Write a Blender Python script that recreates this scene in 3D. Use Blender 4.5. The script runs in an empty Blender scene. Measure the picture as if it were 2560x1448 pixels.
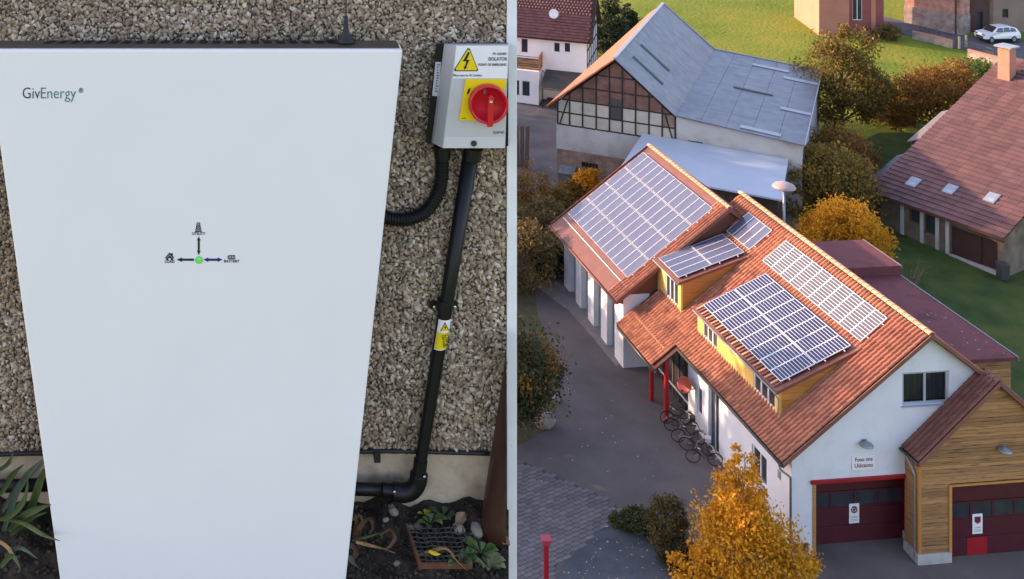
import bpy, bmesh, math, random
import numpy as np
from mathutils import Vector, Matrix

SC = bpy.context.scene
COL = SC.collection
PI = math.pi

# ------------------------------------------------------------------ camera, sky, sun, exposure
F, PX, PY, CH = 3000.0, 646.0, -656.0, 38.0      # focal length and principal point (photo pixels), camera height (m)
cam_d = bpy.data.cameras.new('camera'); cam = bpy.data.objects.new('camera', cam_d); COL.objects.link(cam)
cam.location = (0, 0, CH); cam.rotation_euler = (PI / 2, 0, 0)
cam_d.sensor_width = 36.0; cam_d.lens = F / 2560 * 36.0
cam_d.shift_x = (1280 - PX) / 2560; cam_d.shift_y = -(724 - PY) / 2560      # level shift lens: verticals stay upright
cam_d.clip_start = 0.05; cam_d.clip_end = 3000
SC.camera = cam

SUN_DIR = Vector((-0.83, 0.42, 0.285)).normalized()     # towards the sun: low, from the left
wd = bpy.data.worlds.new('World'); SC.world = wd; wd.use_nodes = True
nt = wd.node_tree; bg = nt.nodes['Background']
sky = nt.nodes.new('ShaderNodeTexSky'); sky.sky_type = 'NISHITA'; sky.sun_disc = False
sky.sun_elevation = math.asin(SUN_DIR.z); sky.sun_rotation = math.atan2(SUN_DIR.x, SUN_DIR.y)
sky.air_density = 1.0; sky.dust_density = 1.5; sky.ozone_density = 2.0
nt.links.new(sky.outputs[0], bg.inputs[0]); bg.inputs[1].default_value = 0.15
sun_d = bpy.data.lights.new('sun', 'SUN'); sun = bpy.data.objects.new('sun', sun_d); COL.objects.link(sun)
sun_d.energy = 2.05; sun_d.angle = math.radians(0.6); sun_d.color = (1.0, 0.80, 0.56)
sun.rotation_euler = SUN_DIR.to_track_quat('Z', 'Y').to_euler(); sun.location = (-60, 30, 90)
SC.view_settings.view_transform = 'Standard'; SC.view_settings.look = 'None'
SC.view_settings.exposure = 2.05; SC.view_settings.gamma = 1.0
SC.view_settings.use_white_balance = True; SC.view_settings.white_balance_temperature = 7500; SC.view_settings.white_balance_tint = 28     # camera white balance set for the open shade
SC.render.engine = 'CYCLES'; SC.cycles.use_denoising = True; SC.cycles.max_bounces = 6
SC.cycles.transparent_max_bounces = 8

# ------------------------------------------------------------------ helpers
def at(u, v, Y):                     # point of the place at depth Y metres
    return Vector(((u - PX) * Y / F, Y, CH - (v - PY) * Y / F))
GK, GY0 = 0.06, 55.6                 # the village ground climbs gently away from the viewer
def zg(Y):
    if Y > 230: return GK * (230 - GY0) + (Y - 230) * 0.03
    if Y < 45: return GK * (45 - GY0)
    return GK * (Y - GY0)
def gp(u, v, dz=0.0):                # ground point seen at a pixel
    Y = (CH + GK * GY0) / ((v - PY) / F + GK)
    return Vector(((u - PX) * Y / F, Y, zg(Y) + dz))

def tag(o, label=None, cat=None, group=None, kind=None):
    if label: o['label'] = label
    if cat: o['category'] = cat
    if group: o['group'] = group
    if kind: o['kind'] = kind
    return o
def empty(name, loc=(0, 0, 0), rz=0, mat4=None, parent=None):
    o = bpy.data.objects.new(name, None); COL.objects.link(o); o.empty_display_size = 0.3
    if mat4 is not None: o.matrix_world = mat4
    else: o.location = loc; o.rotation_euler = (0, 0, rz)
    if parent: o.parent = parent
    return o
def link(name, me, mat=None, parent=None, loc=None, rot=None, smooth=False):
    o = bpy.data.objects.new(name, me); COL.objects.link(o)
    if mat is not None and not me.materials:
        for m in (mat if isinstance(mat, (list, tuple)) else [mat]): me.materials.append(m)
    if parent: o.parent = parent
    if loc is not None: o.location = loc
    if rot is not None: o.rotation_euler = rot
    if smooth: me.polygons.foreach_set('use_smooth', [True] * len(me.polygons))
    return o
def inst(src, parent=None, matrix=None, loc=None, rot=None, name=None):
    o = src.copy(); COL.objects.link(o)
    if name: o.name = name
    o.parent = parent
    if matrix is not None: o.matrix_basis = matrix
    if loc is not None: o.location = loc
    if rot is not None: o.rotation_euler = rot
    return o

class MB:
    def __init__(s): s.v = []; s.f = []; s.m = []
    def add(s, vs, fs, mi=0):
        b = len(s.v); s.v.extend([tuple(p) for p in vs]); s.f.extend([tuple(b + i for i in f) for f in fs]); s.m.extend([mi] * len(fs)); return s
    def quad(s, a, b, c, d, mi=0): return s.add([a, b, c, d], [(0, 1, 2, 3)], mi)
    def poly(s, pts, mi=0): return s.add(pts, [tuple(range(len(pts)))], mi)
    def box(s, x0, x1, y0, y1, z0, z1, mi=0, M=None):
        vs = [Vector((x, y, z)) for x in (x0, x1) for y in (y0, y1) for z in (z0, z1)]
        if M is not None: vs = [M @ p for p in vs]
        return s.add(vs, [(0, 1, 3, 2), (4, 6, 7, 5), (0, 4, 5, 1), (2, 3, 7, 6), (0, 2, 6, 4), (1, 5, 7, 3)], mi)
    def prism(s, pts, ext, mi=0):         # polygon pts extruded by vector ext
        n = len(pts); ext = Vector(ext); vs = [Vector(p) for p in pts]; vs += [p + ext for p in vs]
        fs = [tuple(range(n))[::-1], tuple(range(n, 2 * n))] + [(i, (i + 1) % n, n + (i + 1) % n, n + i) for i in range(n)]
        return s.add(vs, fs, mi)
    def bar(s, p, q, w, h=None, up=(0, 0, 1), mi=0):
        p, q = Vector(p), Vector(q); d = (q - p).normalized(); h = h or w
        x = d.cross(Vector(up));
        if x.length < 1e-4: x = d.cross(Vector((1, 0, 0)))
        x.normalize(); y = x.cross(d).normalized()
        vs = [e + x * (sx * w / 2) + y * (sy * h / 2) for e in (p, q) for sx, sy in ((-1, -1), (1, -1), (1, 1), (-1, 1))]
        return s.add(vs, [(3, 2, 1, 0), (4, 5, 6, 7), (0, 1, 5, 4), (1, 2, 6, 5), (2, 3, 7, 6), (3, 0, 4, 7)], mi)
    def tube(s, pts, rad, n=8, cap=True, mi=0):
        pts = [Vector(p) for p in pts]; k = len(pts)
        rs = rad if isinstance(rad, (list, tuple)) else [rad] * k
        vs = []; up = None
        for i, p in enumerate(pts):
            d = (pts[min(i + 1, k - 1)] - pts[max(i - 1, 0)]).normalized()
            if up is None:
                up = d.cross(Vector((0, 0, 1)))
                if up.length < 1e-3: up = d.cross(Vector((0, 1, 0)))
                up.normalize()
            up = (up - d * up.dot(d)).normalized(); w = d.cross(up)
            vs += [p + (up * math.cos(2 * PI * j / n) + w * math.sin(2 * PI * j / n)) * rs[i] for j in range(n)]
        fs = [(i * n + j, i * n + (j + 1) % n, (i + 1) * n + (j + 1) % n, (i + 1) * n + j) for i in range(k - 1) for j in range(n)]
        if cap: fs += [tuple(range(n))[::-1], tuple(range((k - 1) * n, k * n))]
        return s.add(vs, fs, mi)
    def lathe(s, c, prof, n=16, axis=(0, 0, 1), mi=0):     # prof: (radius, along)
        ax = Vector(axis).normalized(); x = ax.orthogonal().normalized(); y = ax.cross(x); c = Vector(c); vs = []
        for r, h in prof: vs += [c + ax * h + (x * math.cos(2 * PI * j / n) + y * math.sin(2 * PI * j / n)) * r for j in range(n)]
        k = len(prof)
        fs = [(i * n + j, i * n + (j + 1) % n, (i + 1) * n + (j + 1) % n, (i + 1) * n + j) for i in range(k - 1) for j in range(n)]
        fs += [tuple(range(n))[::-1], tuple(range((k - 1) * n, k * n))]
        return s.add(vs, fs, mi)
    def mesh(s, name='mesh'):
        me = bpy.data.meshes.new(name); me.from_pydata(s.v, [], s.f)
        if any(s.m): me.polygons.foreach_set('material_index', s.m)
        me.update(); return me
    def build(s, name, mat, parent=None, smooth=False, bevel=0, fix=True):
        me = s.mesh(name)
        if fix or bevel:
            bm = bmesh.new(); bm.from_mesh(me)
            bmesh.ops.recalc_face_normals(bm, faces=bm.faces)
            if bevel: bmesh.ops.bevel(bm, geom=[e for e in bm.edges if len(e.link_faces) == 2 and e.calc_face_angle(0) > 0.5], offset=bevel, segments=2, affect='EDGES', profile=0.6)
            bm.to_mesh(me); bm.free()
        return link(name, me, mat, parent, smooth=smooth)

def quads_mesh(name, V):                   # V: (n,4,3) array of loose quads
    n = len(V); me = bpy.data.meshes.new(name)
    me.vertices.add(n * 4); me.vertices.foreach_set('co', np.asarray(V, dtype=np.float32).reshape(-1))
    me.loops.add(n * 4); me.loops.foreach_set('vertex_index', np.arange(n * 4, dtype=np.int32))
    me.polygons.add(n); me.polygons.foreach_set('loop_start', np.arange(0, n * 4, 4, dtype=np.int32))
    me.update(calc_edges=True); return me
def multi_mesh(name, base_v, base_f, mats, variants=None):       # many transformed copies of a small mesh (or of like variants in turn) joined into one
    bv = np.asarray(base_v, dtype=np.float32); k = len(bv); n = len(mats)
    A = np.array([[list(r) for r in m] for m in mats], dtype=np.float32)
    if variants is not None: V = np.einsum('nij,nkj->nki', A[:, :3, :3], np.asarray(variants, dtype=np.float32)[np.arange(n) % len(variants)]) + A[:, None, :3, 3]
    else: V = np.einsum('nij,kj->nki', A[:, :3, :3], bv) + A[:, None, :3, 3]
    me = bpy.data.meshes.new(name)
    fl = [i for f in base_f for i in f]; ln = [len(f) for f in base_f]
    me.vertices.add(n * k); me.vertices.foreach_set('co', V.reshape(-1))
    L = (np.array(fl, dtype=np.int32)[None, :] + (np.arange(n, dtype=np.int32) * k)[:, None]).reshape(-1)
    me.loops.add(len(L)); me.loops.foreach_set('vertex_index', L)
    starts = np.concatenate([[0], np.cumsum(ln)[:-1]]); S = (starts[None, :] + (np.arange(n) * len(fl))[:, None]).reshape(-1).astype(np.int32)
    me.polygons.add(len(S)); me.polygons.foreach_set('loop_start', S)
    me.update(calc_edges=True); return me

# ------------------------------------------------------------------ materials
MATS = {}
def mat(name, c, c2=None, rough=0.75, scale=3.0, bump=0.0, bscale=30.0, rnd=0.0, metal=0.0, spec=0.4, stretch=None, detail=5, lo=0.35, hi=0.65, c3=None, rscale=None, coat=0.0, emit=None):
    if name in MATS: return MATS[name]
    m = bpy.data.materials.new(name); m.use_nodes = True; N = m.node_tree.nodes; L = m.node_tree.links
    b = N['Principled BSDF']; b.inputs['Roughness'].default_value = rough; b.inputs['Metallic'].default_value = metal
    b.inputs['Specular IOR Level'].default_value = spec; b.inputs['Coat Weight'].default_value = coat
    tc = N.new('ShaderNodeTexCoord'); vec = tc.outputs['Object']
    if stretch:
        mp = N.new('ShaderNodeMapping'); mp.inputs['Scale'].default_value = stretch; L.new(vec, mp.inputs[0]); vec = mp.outputs[0]
    c = (*c, 1); col = None
    if c2 is not None:
        nz = N.new('ShaderNodeTexNoise'); nz.inputs['Scale'].default_value = scale; nz.inputs['Detail'].default_value = detail; nz.inputs['Roughness'].default_value = 0.6
        L.new(vec, nz.inputs['Vector'])
        rp = N.new('ShaderNodeValToRGB'); L.new(nz.outputs[0], rp.inputs[0])
        rp.color_ramp.elements[0].position = lo; rp.color_ramp.elements[0].color = c
        rp.color_ramp.elements[1].position = hi; rp.color_ramp.elements[1].color = (*c2, 1)
        if c3 is not None:
            e = rp.color_ramp.elements.new((lo + hi) / 2); e.color = (*c3, 1)
        col = rp.outputs[0]
    if rnd:
        oi = N.new('ShaderNodeObjectInfo'); ge = N.new('ShaderNodeNewGeometry')
        ad = N.new('ShaderNodeMath'); ad.operation = 'ADD'; L.new(oi.outputs['Random'], ad.inputs[0]); L.new(ge.outputs['Random Per Island'], ad.inputs[1])
        fr = N.new('ShaderNodeMath'); fr.operation = 'FRACT'; L.new(ad.outputs[0], fr.inputs[0])
        mr = N.new('ShaderNodeMapRange'); mr.inputs[3].default_value = 1 - rnd; mr.inputs[4].default_value = 1 + rnd; L.new(fr.outputs[0], mr.inputs[0])
        hs = N.new('ShaderNodeHueSaturation'); L.new(mr.outputs[0], hs.inputs['Value'])
        if col is not None: L.new(col, hs.inputs['Color'])
        else: hs.inputs['Color'].default_value = c
        col = hs.outputs[0]
    if col is not None: L.new(col, b.inputs['Base Color'])
    else: b.inputs['Base Color'].default_value = c
    if bump:
        n2 = N.new('ShaderNodeTexNoise'); n2.inputs['Scale'].default_value = bscale; n2.inputs['Detail'].default_value = 5; L.new(vec, n2.inputs['Vector'])
        bp = N.new('ShaderNodeBump'); bp.inputs['Strength'].default_value = min(1, bump); bp.inputs['Distance'].default_value = 0.3 / bscale * max(1, bump); L.new(n2.outputs[0], bp.inputs['Height'])
        L.new(bp.outputs[0], b.inputs['Normal'])
    if rscale:
        n3 = N.new('ShaderNodeTexNoise'); n3.inputs['Scale'].default_value = rscale; n3.inputs['Detail'].default_value = 4; L.new(vec, n3.inputs['Vector'])
        m3 = N.new('ShaderNodeMapRange'); m3.inputs[3].default_value = max(0.05, rough - 0.15); m3.inputs[4].default_value = min(1, rough + 0.2); L.new(n3.outputs[0], m3.inputs[0]); L.new(m3.outputs[0], b.inputs['Roughness'])
    if emit:
        b.inputs['Emission Color'].default_value = (*emit[:3], 1); b.inputs['Emission Strength'].default_value = emit[3]
    MATS[name] = m; return m
def ramp_mat(name, cols, rough=0.8, bump=0, bscale=50, spec=0.3, island=True, trans=0.0, noise=0.0, nscale=0.6):
    """colour picked per loose piece from a list; trans adds light passing through (leaves); noise shifts the pick in patches"""
    if name in MATS: return MATS[name]
    m = bpy.data.materials.new(name); m.use_nodes = True; N = m.node_tree.nodes; L = m.node_tree.links
    b = N['Principled BSDF']; b.inputs['Roughness'].default_value = rough; b.inputs['Specular IOR Level'].default_value = spec
    ge = N.new('ShaderNodeNewGeometry'); oi = N.new('ShaderNodeObjectInfo')
    ad = N.new('ShaderNodeMath'); ad.operation = 'ADD'; L.new(ge.outputs['Random Per Island'], ad.inputs[0]); L.new(oi.outputs['Random'], ad.inputs[1])
    fr = N.new('ShaderNodeMath'); fr.operation = 'FRACT'; L.new(ad.outputs[0], fr.inputs[0]); fac = fr.outputs[0]
    tc = N.new('ShaderNodeTexCoord')
    if noise:
        nz = N.new('ShaderNodeTexNoise'); nz.inputs['Scale'].default_value = nscale; nz.inputs['Detail'].default_value = 3; L.new(tc.outputs['Object'], nz.inputs['Vector'])
        mr = N.new('ShaderNodeMapRange'); mr.inputs[1].default_value = 0.3; mr.inputs[2].default_value = 0.7; L.new(nz.outputs[0], mr.inputs[0])
        mx = N.new('ShaderNodeMix'); mx.inputs[0].default_value = noise; L.new(fac, mx.inputs[2]); L.new(mr.outputs[0], mx.inputs[3]); fac = mx.outputs[0]
    rp = N.new('ShaderNodeValToRGB'); L.new(fac, rp.inputs[0]); el = rp.color_ramp.elements
    while len(el) < len(cols): el.new(0.5)
    for i, c in enumerate(cols): el[i].position = i / (len(cols) - 1); el[i].color = (*c, 1)
    L.new(rp.outputs[0], b.inputs['Base Color'])
    if bump:
        n2 = N.new('ShaderNodeTexNoise'); n2.inputs['Scale'].default_value = bscale; n2.inputs['Detail'].default_value = 4; L.new(tc.outputs['Object'], n2.inputs['Vector'])
        bp = N.new('ShaderNodeBump'); bp.inputs['Strength'].default_value = bump; bp.inputs['Distance'].default_value = 0.3 / bscale; L.new(n2.outputs[0], bp.inputs['Height']); L.new(bp.outputs[0], b.inputs['Normal'])
    if trans:
        tr = N.new('ShaderNodeBsdfTranslucent'); L.new(rp.outputs[0], tr.inputs[0]); ms = N.new('ShaderNodeMixShader'); ms.inputs[0].default_value = trans
        L.new(b.outputs[0], ms.inputs[1]); L.new(tr.outputs[0], ms.inputs[2]); L.new(ms.outputs[0], N['Material Output'].inputs[0])
    MATS[name] = m; return m
def brick_mat(name, c1, c2, mortar, w=0.24, h=0.08, gap=0.012, rough=0.85, axes='xz'):
    """fine far-off brickwork on a wall, in the wall's own coordinates"""
    if name in MATS: return MATS[name]
    m = bpy.data.materials.new(name); m.use_nodes = True; N = m.node_tree.nodes; L = m.node_tree.links
    b = N['Principled BSDF']; b.inputs['Roughness'].default_value = rough
    tc = N.new('ShaderNodeTexCoord'); sp = N.new('ShaderNodeSeparateXYZ'); L.new(tc.outputs['Object'], sp.inputs[0]); cb = N.new('ShaderNodeCombineXYZ')
    L.new(sp.outputs['XYZ'.index(axes[0].upper())], cb.inputs[0]); L.new(sp.outputs['XYZ'.index(axes[1].upper())], cb.inputs[1])
    br = N.new('ShaderNodeTexBrick'); L.new(cb.outputs[0], br.inputs[0]); br.inputs['Color1'].default_value = (*c1, 1); br.inputs['Color2'].default_value = (*c2, 1); br.inputs['Mortar'].default_value = (*mortar, 1)
    br.inputs['Scale'].default_value = 1; br.inputs['Brick Width'].default_value = w; br.inputs['Row Height'].default_value = h; br.inputs['Mortar Size'].default_value = gap; br.inputs['Bias'].default_value = 0
    nz = N.new('ShaderNodeTexNoise'); nz.inputs['Scale'].default_value = 1.3; nz.inputs['Detail'].default_value = 6; L.new(tc.outputs['Object'], nz.inputs['Vector'])
    mr = N.new('ShaderNodeMapRange'); mr.inputs[1].default_value = 0.3; mr.inputs[2].default_value = 0.7; mr.inputs[3].default_value = 0.6; mr.inputs[4].default_value = 1.3; L.new(nz.outputs[0], mr.inputs[0])
    hs = N.new('ShaderNodeHueSaturation'); L.new(br.outputs[0], hs.inputs['Color']); L.new(mr.outputs[0], hs.inputs['Value']); L.new(hs.outputs[0], b.inputs['Base Color'])
    bp = N.new('ShaderNodeBump'); bp.inputs['Strength'].default_value = 0.6; bp.inputs['Distance'].default_value = 0.02; bp.invert = True; L.new(br.outputs['Fac'], bp.inputs['Height']); L.new(bp.outputs[0], b.inputs['Normal'])
    MATS[name] = m; return m
def glass_mat(name, c, rough=0.08):
    return mat(name, c, tuple(x * 1.6 for x in c), rough=rough, spec=0.8, scale=0.8)
def text(body, size, M, mt, parent, name='lettering', align='LEFT', ext=0.0003, shear=0.0, bold=0.0):
    cu = bpy.data.curves.new('t', 'FONT'); cu.body = body; cu.size = size; cu.align_x = align; cu.extrude = ext; cu.shear = shear; cu.offset = bold; cu.resolution_u = 3
    o = bpy.data.objects.new('t', cu); COL.objects.link(o)
    dg = bpy.context.evaluated_depsgraph_get(); me = bpy.data.meshes.new_from_object(o.evaluated_get(dg)); me.name = 'lettering'
    bpy.data.objects.remove(o); bpy.data.curves.remove(cu); me.transform(M); me.materials.clear()
    return link(name, me, mt, parent)
FACE = Matrix.Rotation(PI / 2, 4, 'X')          # flat text stood up to face -Y
rnd = random.Random(7)
nrs = np.random.RandomState(11)

def pierced(mb, o, sd, nd, s0, s1, z0, z1, holes, depth, mi=0):
    """wall face in the plane o + s*sd + z*Z with rectangular holes (sa, sb, za, zb) whose reveals run inwards (-nd) by depth"""
    o, sd, nd = Vector(o), Vector(sd), Vector(nd); Z = Vector((0, 0, 1))
    P = lambda s, z, d=0: o + sd * s + Z * z - nd * d
    S = sorted({s0, s1, *[h[0] for h in holes], *[h[1] for h in holes]}); T = sorted({z0, z1, *[h[2] for h in holes], *[h[3] for h in holes]})
    for a, b in zip(S, S[1:]):
        for c, d in zip(T, T[1:]):
            if any(h[0] <= a + 1e-6 and b <= h[1] + 1e-6 and h[2] <= c + 1e-6 and d <= h[3] + 1e-6 for h in holes): continue
            mb.quad(P(a, c), P(b, c), P(b, d), P(a, d), mi)
    for a, b, c, d in holes:
        for p, q in (((a, c), (b, c)), ((b, c), (b, d)), ((b, d), (a, d)), ((a, d), (a, c))):
            mb.quad(P(*p), P(*q), P(*q, depth), P(*p, depth), mi)
def clip_poly(pts, f):                 # keep 2-D points with f(p) >= 0 (f linear)
    out = []
    for i, p in enumerate(pts):
        q = pts[(i + 1) % len(pts)]; a, b = f(p), f(q)
        if a >= 0: out.append(p)
        if a * b < 0: t = a / (a - b); out.append((p[0] + (q[0] - p[0]) * t, p[1] + (q[1] - p[1]) * t))
    return out
# ------------------------------------------------------------------ the setting: terrain, yards, roads
m_meadow = mat('meadow_grass', (0.105, 0.15, 0.020), (0.20, 0.205, 0.032), rough=0.95, scale=0.12, bump=1.0, bscale=2.5, c3=(0.145, 0.185, 0.025), detail=9, spec=0.1)
m_lawn = mat('lawn_grass', (0.035, 0.06, 0.02), (0.075, 0.09, 0.028), rough=0.95, scale=0.5, bump=1.0, bscale=5, c3=(0.05, 0.08, 0.022), detail=9, spec=0.1)
m_yard = mat('yard_asphalt', (0.10, 0.083, 0.078), (0.145, 0.117, 0.107), rough=0.9, scale=0.35, bump=0.5, bscale=18, detail=9, c3=(0.12, 0.10, 0.093), spec=0.25)
m_road = mat('road_asphalt', (0.07, 0.07, 0.078), (0.11, 0.108, 0.115), rough=0.9, scale=0.4, bump=0.4, bscale=12, detail=8, spec=0.25)
m_dark = mat('dark_tarmac', (0.05, 0.058, 0.064), (0.085, 0.092, 0.098), rough=0.85, scale=0.8, bump=0.5, bscale=14, detail=8, spec=0.3)
m_field = mat('field_earth', (0.20, 0.19, 0.07), (0.12, 0.15, 0.04), rough=0.95, scale=0.01, detail=6)
mb = MB()
xs = [-900, -300, -120, -60, -20, 20, 60, 120, 300, 900]; ys = [-700, -200, -60, 0, 30, 45, 60, 80, 110, 150, 190, 230, 400, 900, 1600]
for i in range(len(xs) - 1):
    for j in range(len(ys) - 1):
        mb.quad((xs[i], ys[j], zg(ys[j]) - .06), (xs[i + 1], ys[j], zg(ys[j]) - .06), (xs[i + 1], ys[j + 1], zg(ys[j + 1]) - .06), (xs[i], ys[j + 1], zg(ys[j + 1]) - .06))
tag(mb.build('ground', m_meadow), kind='structure')
def sheet(name, px, mt, dz, kind='structure'):
    me = bpy.data.meshes.new(name); bm = bmesh.new()
    f = bm.faces.new([bm.verts.new(gp(u, v, dz)) for u, v in px]); bmesh.ops.triangulate(bm, faces=[f]); bmesh.ops.recalc_face_normals(bm, faces=bm.faces)
    if sum(q.normal.z for q in bm.faces) < 0: bmesh.ops.reverse_faces(bm, faces=bm.faces)
    bm.to_mesh(me); bm.free(); return tag(link(name, me, mt), kind=kind)
sheet('lawn', [(1955, 430), (2200, 330), (2420, 330), (2640, 620), (2900, 1000), (2900, 1262), (2600, 1262), (2300, 900), (2050, 640)], m_lawn, -.045)
sheet('garden_bed', [(500, 440), (1390, 440), (1700, 520), (1700, 700), (1420, 720), (1345, 790), (1392, 900), (1402, 980), (1376, 1070), (1298, 1112), (900, 1325), (500, 1550)],
      mat('bed_earth', (0.06, 0.05, 0.03), (0.10, 0.09, 0.035), rough=0.95, scale=1.2, bump=1, bscale=9), -.03)
sheet('courtyard', [(500, 1620), (500, 1560), (900, 1330), (1300, 1112), (1376, 1070), (1402, 980), (1392, 900), (1345, 790), (1335, 715), (1425, 640), (1600, 700), (2050, 1200), (2300, 1260), (2700, 1260), (2700, 1620)], m_yard, -.01)
sheet('driveway', [(600, 205), (1420, 205), (1480, 260), (1520, 330), (1400, 420), (1440, 480), (600, 480)], m_road, -.02)
sheet('road', [(2150, 5), (2207, 40), (2290, 60), (2410, 88), (2560, 100), (2700, 100), (2700, 200), (2534, 160), (2420, 128), (2290, 92), (2205, 75), (2050, 30)], m_road, -.02)
sheet('gravel_path', [(1338, 715), (1420, 640), (1440, 720), (1500, 800), (1560, 905), (1540, 915), (1470, 830), (1420, 775)], mat('path_slabs', (0.17, 0.15, 0.14), (0.23, 0.20, 0.19), rough=0.9, scale=2, bump=.4, bscale=9), -.004)
# the dark tarmac apron at the front edge
sheet('tarmac_apron', [(1408, 1410), (1520, 1302), (1640, 1340), (1760, 1470), (1760, 1600), (1330, 1600)], m_dark, 0.0)

# brick paving at the lower left: each block its own piece, the nearest three hundred as parts
m_paver = mat('paver_block', (0.115, 0.10, 0.10), (0.16, 0.138, 0.135), rough=0.85, scale=3, bump=.4, bscale=40, rnd=0.22)
pave_bed = MB(); c = [gp(1180, 1560), gp(1180, 1240), gp(1300, 1150), gp(1500, 1240), gp(1560, 1275), gp(1392, 1418), gp(1330, 1560)]
paving = sheet('brick_pavement', [(1180, 1560), (1180, 1240), (1300, 1150), (1500, 1240), (1548, 1272), (1392, 1412), (1330, 1560)], mat('paving_joint', (0.055, 0.05, 0.05), rough=0.95), -.004)
pw, ph, pt = 0.46, 0.23, 0.05
bmv = MB(); bmv.box(-pw / 2 + .014, pw / 2 - .014, -ph / 2 + .014, ph / 2 - .014, -.03, .018); pme = bmv.mesh('paver')
pme.materials.append(m_paver)
def inside(p, poly):
    r = False; n = len(poly)
    for i in range(n):
        a, b = poly[i], poly[(i + 1) % n]
        if (a.y > p[1]) != (b.y > p[1]) and p[0] < (b.x - a.x) * (p[1] - a.y) / (b.y - a.y) + a.x: r = not r
    return r
spots = []; ang = math.radians(28); ca, sa = math.cos(ang), math.sin(ang)
pc = gp(1350, 1330)
for i in range(-40, 41):
    for j in range(-60, 61):
        s, t = (i + (j % 2) * .5) * pw, j * ph
        x, y = pc.x + ca * s - sa * t, pc.y + sa * s + ca * t
        if inside((x, y), c): spots.append((y, x))
spots.sort()
def pmat(x, y):
    return Matrix.Translation((x, y, zg(y) + rnd.uniform(-.004, .004))) @ Matrix.Rotation(math.atan(GK), 4, 'X') @ Matrix.Rotation(ang + rnd.uniform(-.01, .01), 4, 'Z')
vis = [s for s in spots if PX + F * s[1] / s[0] > 1270 and PY + F * (CH - zg(s[0])) / s[0] < 1465]
near = set(vis[:300])
for y, x in vis[:300]:
    o = bpy.data.objects.new('paver', pme); COL.objects.link(o); o.parent = paving; o.matrix_basis = pmat(x, y)
rest = [pmat(x, y) for y, x in spots if (y, x) not in near]
o = link('paver_field', multi_mesh('paver_field', [v for v in bmv.v], bmv.f, rest), m_paver, paving); tag(o, kind='stuff')

# knoll the viewer stands on, under the wall in the foreground
mb = MB(); n = 40; prof = [(0, -2.05), (1.2, -2.1), (2.1, -2.5), (3.2, -4.2), (7, -11), (13, -21), (20, -31), (30, -39.5)]
for k, (r, h) in enumerate(prof):
    for j in range(n):
        a = 2 * PI * j / n; w = 1 + (0.07 * math.sin(3 * a + k) + .04 * math.sin(7 * a)) * (k > 2)
        mb.v.append((-1.6 + r * w * math.cos(a), -.6 + r * w * math.sin(a), CH + h))
mb.f = [(k * n + j, k * n + (j + 1) % n, (k + 1) * n + (j + 1) % n, (k + 1) * n + j) for k in range(len(prof) - 1) for j in range(n)]; mb.m = [0] * len(mb.f)
tag(mb.build('hillside', m_field, smooth=True), kind='structure')
# ------------------------------------------------------------------ foreground: pebbledash wall with the battery unit
YW, YU = 1.956, 1.836                     # depth of the wall face and of the unit's front
m_render = mat('render_mortar', (0.05, 0.038, 0.028), (0.10, 0.08, 0.06), rough=0.95, scale=60, bump=1, bscale=300)
m_chip = ramp_mat('stone_chip', [(0.11, 0.078, 0.052), (0.34, 0.25, 0.17), (0.20, 0.15, 0.105), (0.54, 0.43, 0.31), (0.27, 0.18, 0.115), (0.44, 0.345, 0.25), (0.70, 0.60, 0.48), (0.24, 0.19, 0.14)], rough=0.8, bump=0.5, bscale=500, spec=0.35, noise=0.30, nscale=9)
m_divider = mat('divider_white', (0.80, 0.80, 0.80), (0.74, 0.74, 0.74), rough=0.45, scale=20, bump=.1, bscale=80)
m_blackpl = mat('black_plastic', (0.008, 0.008, 0.009), rough=0.4, spec=0.28, bump=0.08, bscale=200)
m_blackdull = mat('black_rubber', (0.016, 0.016, 0.017), rough=0.55, spec=0.4)
m_steel = mat('screw_steel', (0.55, 0.55, 0.55), rough=0.3, metal=1)
X = lambda u, Y: (u - PX) * Y / F
Zp = lambda v, Y: CH - (v - PY) * Y / F
xr = X(1268, YW)
wall = empty('pebbledash_wall', (0, YW, CH - 1.3)); W0 = Vector(wall.location)
tag(wall, 'brown pebbledash wall behind the white battery unit', 'wall')
def lpart(mb, name, mt, root, **k):          # meshes written in world coordinates, hung on a root
    o = mb.build(name, mt, root, **k); o.data.transform(Matrix.Translation(-Vector(root.location))); return o
zb = Zp(1128, YW)                          # lower edge of the pebbledash
mb = MB(); mb.box(-1.0, xr, YW, YW + .22, zb, CH + .03); lpart(mb, 'render_coat', m_render, wall)
mb = MB(); mb.box(-1.0, xr, YW + .012, YW + .22, CH - 2.9, zb); lpart(mb, 'plinth', mat('plinth_concrete', (0.50, 0.385, 0.27), (0.22, 0.155, 0.085), rough=0.9, scale=9, bump=0.8, bscale=45, c3=(0.56, 0.44, 0.32), lo=.3, hi=.72, detail=8), wall)
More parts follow.
